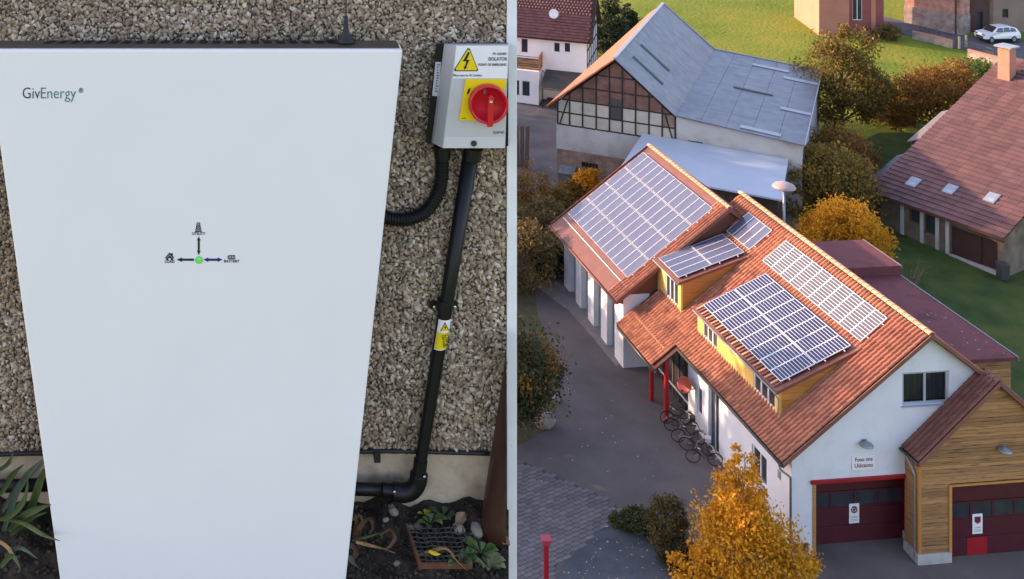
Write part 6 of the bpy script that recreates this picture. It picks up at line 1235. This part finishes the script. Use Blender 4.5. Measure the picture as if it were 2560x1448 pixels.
# fallen leaves on the yard, stray pale leaves on tarmac and paving
lq = []; rs = np.random.RandomState(9); 
def scatter(px, n):
    P_ = [gp(u, v) for u, v in px]; lo = [min(p[i] for p in P_) for i in (0, 1)]; hi = [max(p[i] for p in P_) for i in (0, 1)]; out = []
    while len(out) < n:
        x, y = rs.uniform(lo[0], hi[0]), rs.uniform(lo[1], hi[1])
        if inside((x, y), P_): out.append((x, y, zg(y) + .03))
    return out
L1 = np.array(scatter([(1420, 1412), (1520, 1310), (1640, 1345), (1760, 1470), (1380, 1470)], 95) + scatter([(1520, 1302), (1545, 1290), (1640, 1335), (1600, 1345)], 60) + scatter([(1300, 1200), (1400, 960), (1640, 960), (1700, 1300), (1500, 1250)], 30) + scatter([(1345, 800), (1400, 800), (1440, 960), (1400, 940)], 25))
q = leaf_quads(L1, .085, rs); q[:, :, 2] = L1[:, None, 2] + (q[:, :, 2] - L1[:, None, 2]) * .15
tag(link('fallen_leaves', quads_mesh('fallen_leaves', q), ramp_mat('leaf_fallen', [(.45, .42, .38), (.30, .22, .12), (.50, .47, .42), (.36, .26, .10)], rough=.8)), 'pale fallen leaves scattered over the tarmac and yard', 'leaves', kind='stuff')
L2 = np.array([tuple(MH @ Vector((a, b, 6.475))) for a, b in zip(rs.uniform(11.5, 14.2, 40), rs.uniform(4.2, 9, 40))]); q = leaf_quads(L2, .07, rs); q[:, :, 2] = L2[:, None, 2] + (q[:, :, 2] - L2[:, None, 2]) * .1
tag(link('roof_leaves', quads_mesh('roof_leaves', q), MATS['leaf_fallen']), 'pale leaves lying on the dark red flat roof', 'leaves', kind='stuff')
# boulders edging the garden bed
for k, (u, v, s, lab) in enumerate(((1360, 1062, .55, 'large pale boulder at the edge of the garden bed'), (1392, 1002, .28, 'small white boulder beside the garden tree'))):
    me = bpy.data.meshes.new('boulder'); me.from_pydata([tuple(np.array(a) * (.8, .8, 1.1)) for a in chip_variant(80 + k)], [], icof); bm = bmesh.new(); bm.from_mesh(me); bmesh.ops.subdivide_edges(bm, edges=bm.edges, cuts=2, smooth=.8, fractal=.4, use_grid_fill=True); bm.to_mesh(me); bm.free()
    o = link('boulder', me, mat('boulder_stone', (.20, .18, .16), (.30, .27, .24), rough=.9, scale=3)); o.location = gp(u, v, s * .4); o.scale = (s,) * 3; tag(o, lab, 'boulder', 'boulders of the garden bed')
# the wood is unseen, added to shade courtyard, roof and shed
rs = np.random.RandomState(21); PT = []; mb = MB()
for X_, Y_, h, w in ((-6, 60, 11, 4), (-4, 65, 11, 3.4), (-5, 69.5, 16.5, 3.0), (-5, 73, 18.5, 2.8), (-8, 79, 12, 3.6), (-7, 86, 11, 4), (-4, 92, 10.5, 4), (-8, 98, 14, 4), (-8, 103, 21, 4.2), (-9, 109, 22, 4.2), (-8, 115, 15, 4), (-6, 122, 14, 4)):
    b = [(X_, Y_, zg(Y_) + h * .55, w, w, h * .42), (X_ + rs.uniform(-1, 1), Y_ + rs.uniform(-1, 1), zg(Y_) + h * .8, w * .65, w * .65, h * .2)]
    p, c_ = crown_points(b, 3600, rs, 90, .24, .3); PT.append(p); mb.tube([(X_, Y_, zg(Y_) - .2), (X_, Y_, zg(Y_) + h * .7)], [.3, .1], n=7)
wq = quads_mesh('shade_wood', leaf_quads(np.concatenate(PT), .5, rs)); tag(link('shade_wood', wq, lm_mix), 'wood of unseen autumn trees added to shade the courtyard', 'shade_wood', kind='stuff')
tag(mb.build('shade_wood_trunks', m_bark), 'trunks of the wood added out of view to shade the courtyard', 'shade_wood', kind='stuff')

# ------------------------------------------------------------------ plants at the foot of the pebbledash wall
def sz(u, v):                                # a point of the soil bed under a pixel
    Y = 1.956 - (v - 1262) / 186 * .12; p = at(u, v, Y); return Vector((p.x, Y, soil_h(p.x, Y)))
def blade(path, w0, fold=.25, twist=0.0):
    """a strap leaf: tapering, keeled ribbon along a smoothed path"""
    P_ = smooth_path([Vector(p) for p in path], 8); n = len(P_); mb = MB()
    for i, p in enumerate(P_):
        t = i / (n - 1); d = (P_[min(i + 1, n - 1)] - P_[max(i - 1, 0)]).normalized(); s = d.cross(Vector((0, 1, .15))).normalized(); s = (Matrix.Rotation(twist * t, 3, d) @ s)
        nn = s.cross(d).normalized(); w = w0 * min(1, (1 - t) * 2.2 + .04) * min(1, .55 + t * 2)
        mb.v += [tuple(p - s * w / 2), tuple(p + nn * w * fold), tuple(p + s * w / 2)]
    mb.f = [(3 * i + j, 3 * i + j + 1, 3 * i + j + 4, 3 * i + j + 3) for i in range(n - 1) for j in (0, 1)]; mb.m = [0] * len(mb.f); return mb
m_strap = mat('strap_leaf', (0.035, 0.062, 0.016), (0.085, 0.125, 0.055), rough=.45, scale=25, stretch=(1, 1, .2), spec=.4, c3=(.055, .09, .03)); m_strap2 = mat('strap_leaf_blue', (0.10, 0.145, 0.115), (.06, .09, .06), rough=.45, scale=18); m_dry = mat('dry_leaf', (0.30, 0.17, 0.07), (0.16, 0.08, 0.035), rough=.7, scale=40, c3=(.38, .24, .11)); m_dry2 = mat('dry_leaf_dark', (.13, .06, .03), (.07, .035, .02), rough=.75, scale=40)
ip = empty('strap_leaved_plant', sz(10, 1400)); tag(ip, 'strap leaved green plant beside the lower left corner of the battery unit', 'plant')
def lp_(u, v, Y): p = at(u, v, Y); return p - Vector(ip.location)
for pts_, w, mt in (([(8, 1330, 1.90), (40, 1235, 1.87), (75, 1180, 1.85), (112, 1145, 1.84)], .015, m_strap2), ([(5, 1280, 1.90), (50, 1210, 1.87), (95, 1168, 1.85), (118, 1148, 1.845)], .013, m_strap2), ([(0, 1240, 1.9), (30, 1190, 1.88), (60, 1160, 1.87)], .012, m_strap), ([(60, 1320, 1.89), (85, 1250, 1.86), (105, 1190, 1.85), (122, 1160, 1.84)], .017, m_strap), ([(20, 1330, 1.88), (60, 1290, 1.85), (100, 1270, 1.84), (128, 1262, 1.835)], .017, m_strap), ([(15, 1300, 1.87), (60, 1310, 1.84), (110, 1338, 1.825), (152, 1353, 1.815)], .012, m_strap), ([(25, 1340, 1.89), (70, 1300, 1.86), (118, 1280, 1.85)], .012, m_strap), ([(-5, 1300, 1.86), (25, 1290, 1.85), (60, 1250, 1.84), (70, 1200, 1.84)], .014, m_strap), ([(10, 1390, 1.87), (50, 1370, 1.85), (95, 1398, 1.84)], .011, m_strap2), ([(0, 1420, 1.85), (30, 1390, 1.84), (52, 1425, 1.835)], .012, m_strap), ([(-10, 1180, 1.9), (20, 1160, 1.88), (33, 1130, 1.88)], .010, m_strap), ([(-10, 1350, 1.87), (20, 1370, 1.86), (48, 1415, 1.85)], .010, m_dry)):
    blade([lp_(*p) for p in pts_], w * .72).build('leaf', mt, ip, fix=False, smooth=True)
# withered leaves right of the unit
wp = empty('withered_plant', sz(890, 1370)); tag(wp, 'withered brown strap leaves curling beside the battery unit', 'plant')
def wp_(u, v, Y): return at(u, v, Y) - Vector(wp.location)
for pts_, w, mt in (([(884, 1350, 1.87), (905, 1310, 1.865), (925, 1298, 1.86), (932, 1320, 1.86), (920, 1336, 1.865)], .010, m_dry2), ([(880, 1352, 1.865), (920, 1342, 1.86), (952, 1335, 1.86), (953, 1352, 1.865)], .007, m_strap), ([(890, 1355, 1.86), (930, 1365, 1.855), (960, 1374, 1.85), (990, 1384, 1.85)], .009, m_dry), ([(950, 1338, 1.865), (975, 1325, 1.87), (988, 1345, 1.87), (970, 1370, 1.86), (945, 1372, 1.86)], .006, m_dry2), ([(884, 1345, 1.87), (892, 1310, 1.87), (886, 1285, 1.875)], .008, m_dry2), ([(882, 1300, 1.88), (900, 1290, 1.875), (912, 1320, 1.87)], .008, m_dry), ([(876, 1360, 1.86), (890, 1380, 1.855), (880, 1405, 1.85)], .010, m_dry2), ([(873, 1390, 1.85), (885, 1410, 1.845), (902, 1425, 1.84)], .010, m_strap2), ([(886, 1330, 1.87), (898, 1345, 1.865), (893, 1372, 1.86)], .012, m_dry2)):
    blade([wp_(*p) for p in pts_], w, twist=1.2).build('leaf', mt, wp, fix=False, smooth=True)
dl = empty('dry_leaf', sz(1100, 1385)); tag(dl, 'long dry yellow brown leaf lying across the drain grate', 'leaf')
blade([at(*p) - Vector(dl.location) for p in ((1045, 1388, 1.875), (1075, 1380, 1.87), (1105, 1371, 1.865), (1125, 1380, 1.855), (1140, 1400, 1.845), (1168, 1428, 1.835))], .010, twist=.8).build('blade', m_dry, dl, fix=False, smooth=True)
blade([at(*p) - Vector(dl.location) for p in ((1072, 1378, 1.866), (1088, 1384, 1.862), (1102, 1386, 1.86))], .007).build('yellow_tip', mat('leaf_yellow', (.62, .48, .03), rough=.5), dl, fix=False, smooth=True)
m_weed = mat('weed_leaf', (0.055, 0.105, 0.025), (0.11, 0.17, 0.055), rough=.5, scale=60, c3=(.075, .13, .035), rnd=.25)
def weed(u, v, s, n, label, seed, mt=m_weed, lift=.0):
    r = random.Random(seed); o = empty('weed', sz(u, v)); o.location.z = max(o.location.z, at(u, v, o.location.y).z - s * .2) + lift; tag(o, label, 'weed', 'weeds on the soil bed')
    for k in range(n):
        a = 2 * PI * k / n * 2.4 + r.uniform(-.3, .3); l = s * r.uniform(.6, 1.15); tilt = r.uniform(.25, .9); d = Vector((math.cos(a), math.sin(a) * .8, 0)); mb = MB(); rows = 7; side = Vector((-d.y, d.x, 0)); w = l * r.uniform(.42, .6)
        for i in range(rows):
            t = i / (rows - 1); p = d * l * t + Vector((0, 0, math.sin(t * 2.0) * l * tilt * .6)); hw = w / 2 * (.12 if t < .3 else math.sin(PI * min(1, (t - .22) / .80)) + .06)
            mb.v += [tuple(p - side * hw + Vector((0, 0, hw * .3))), tuple(p), tuple(p + side * hw + Vector((0, 0, hw * .3)))]
        mb.f = [(3 * i + j, 3 * i + j + 1, 3 * i + j + 4, 3 * i + j + 3) for i in range(rows - 1) for j in (0, 1)]; mb.m = [0] * len(mb.f); mb.build('leaf', mt, o, fix=False, smooth=True)
weed(1076, 1308, .026, 11, 'leafy green weed with pale rosette at the back of the grate', 1); weed(1108, 1288, .026, 6, 'broad dark leaved weed against the plinth', 2, mat('weed_dark', (.03, .055, .02), (.05, .08, .03), rough=.5, scale=50))
weed(1203, 1375, .030, 12, 'leafy weed right of the grate below the buff stone', 3); weed(1150, 1402, .030, 12, 'low bright weed over the near right corner of the grate', 4); weed(1222, 1412, .026, 10, 'yellowing broad leaved weed at the foot of the divider strip', 5, mat('weed_pale', (.13, .15, .06), (.20, .20, .09), rough=.55, scale=40)); weed(1060, 1283, .012, 4, 'small yellow leaved sprig behind the grate', 6, mat('weed_yellow', (.35, .30, .03), rough=.5))
for k, (u, v, s, lab) in enumerate(((1152, 1305, .020, 'crumpled tan leaf on the soil behind the grate'), (1240, 1322, .024, 'crumpled brown leaf beside the foot of the drainpipe'), (1255, 1345, .020, 'curled orange brown leaf by the divider strip'), (1165, 1375, .017, 'dead brown leaf between the two low weeds'), (1225, 1340, .015, 'small torn brown leaf near the drainpipe'))):
    mb = MB(); r = random.Random(50 + k); rows, cols = 7, 5
    for i in range(rows):
        for j in range(cols):
            t, q = i / (rows - 1) - .5, j / (cols - 1) - .5; w = math.cos(t * 2.6) * (1 + .3 * math.sin(i * 2.1)); mb.v.append((t * s * 1.5, q * s * w, s * (.25 * math.sin(t * 5 + k) + .9 * q * q) + r.uniform(-.06, .06) * s + s * .25))
    mb.f = [(i * cols + j, i * cols + j + 1, (i + 1) * cols + j + 1, (i + 1) * cols + j) for i in range(rows - 1) for j in range(cols - 1)]; mb.m = [0] * len(mb.f)
    o = mb.build('dead_leaf', mat('dead_leaf', (.26, .14, .075), (.14, .07, .035), rough=.75, scale=60, c3=(.34, .20, .12)), fix=False, smooth=True); o.location = sz(u, v); o.rotation_euler = (r.uniform(-.5, .5), r.uniform(-.4, .4), r.uniform(0, 3)); tag(o, lab, 'leaf', 'dead leaves on the soil bed')
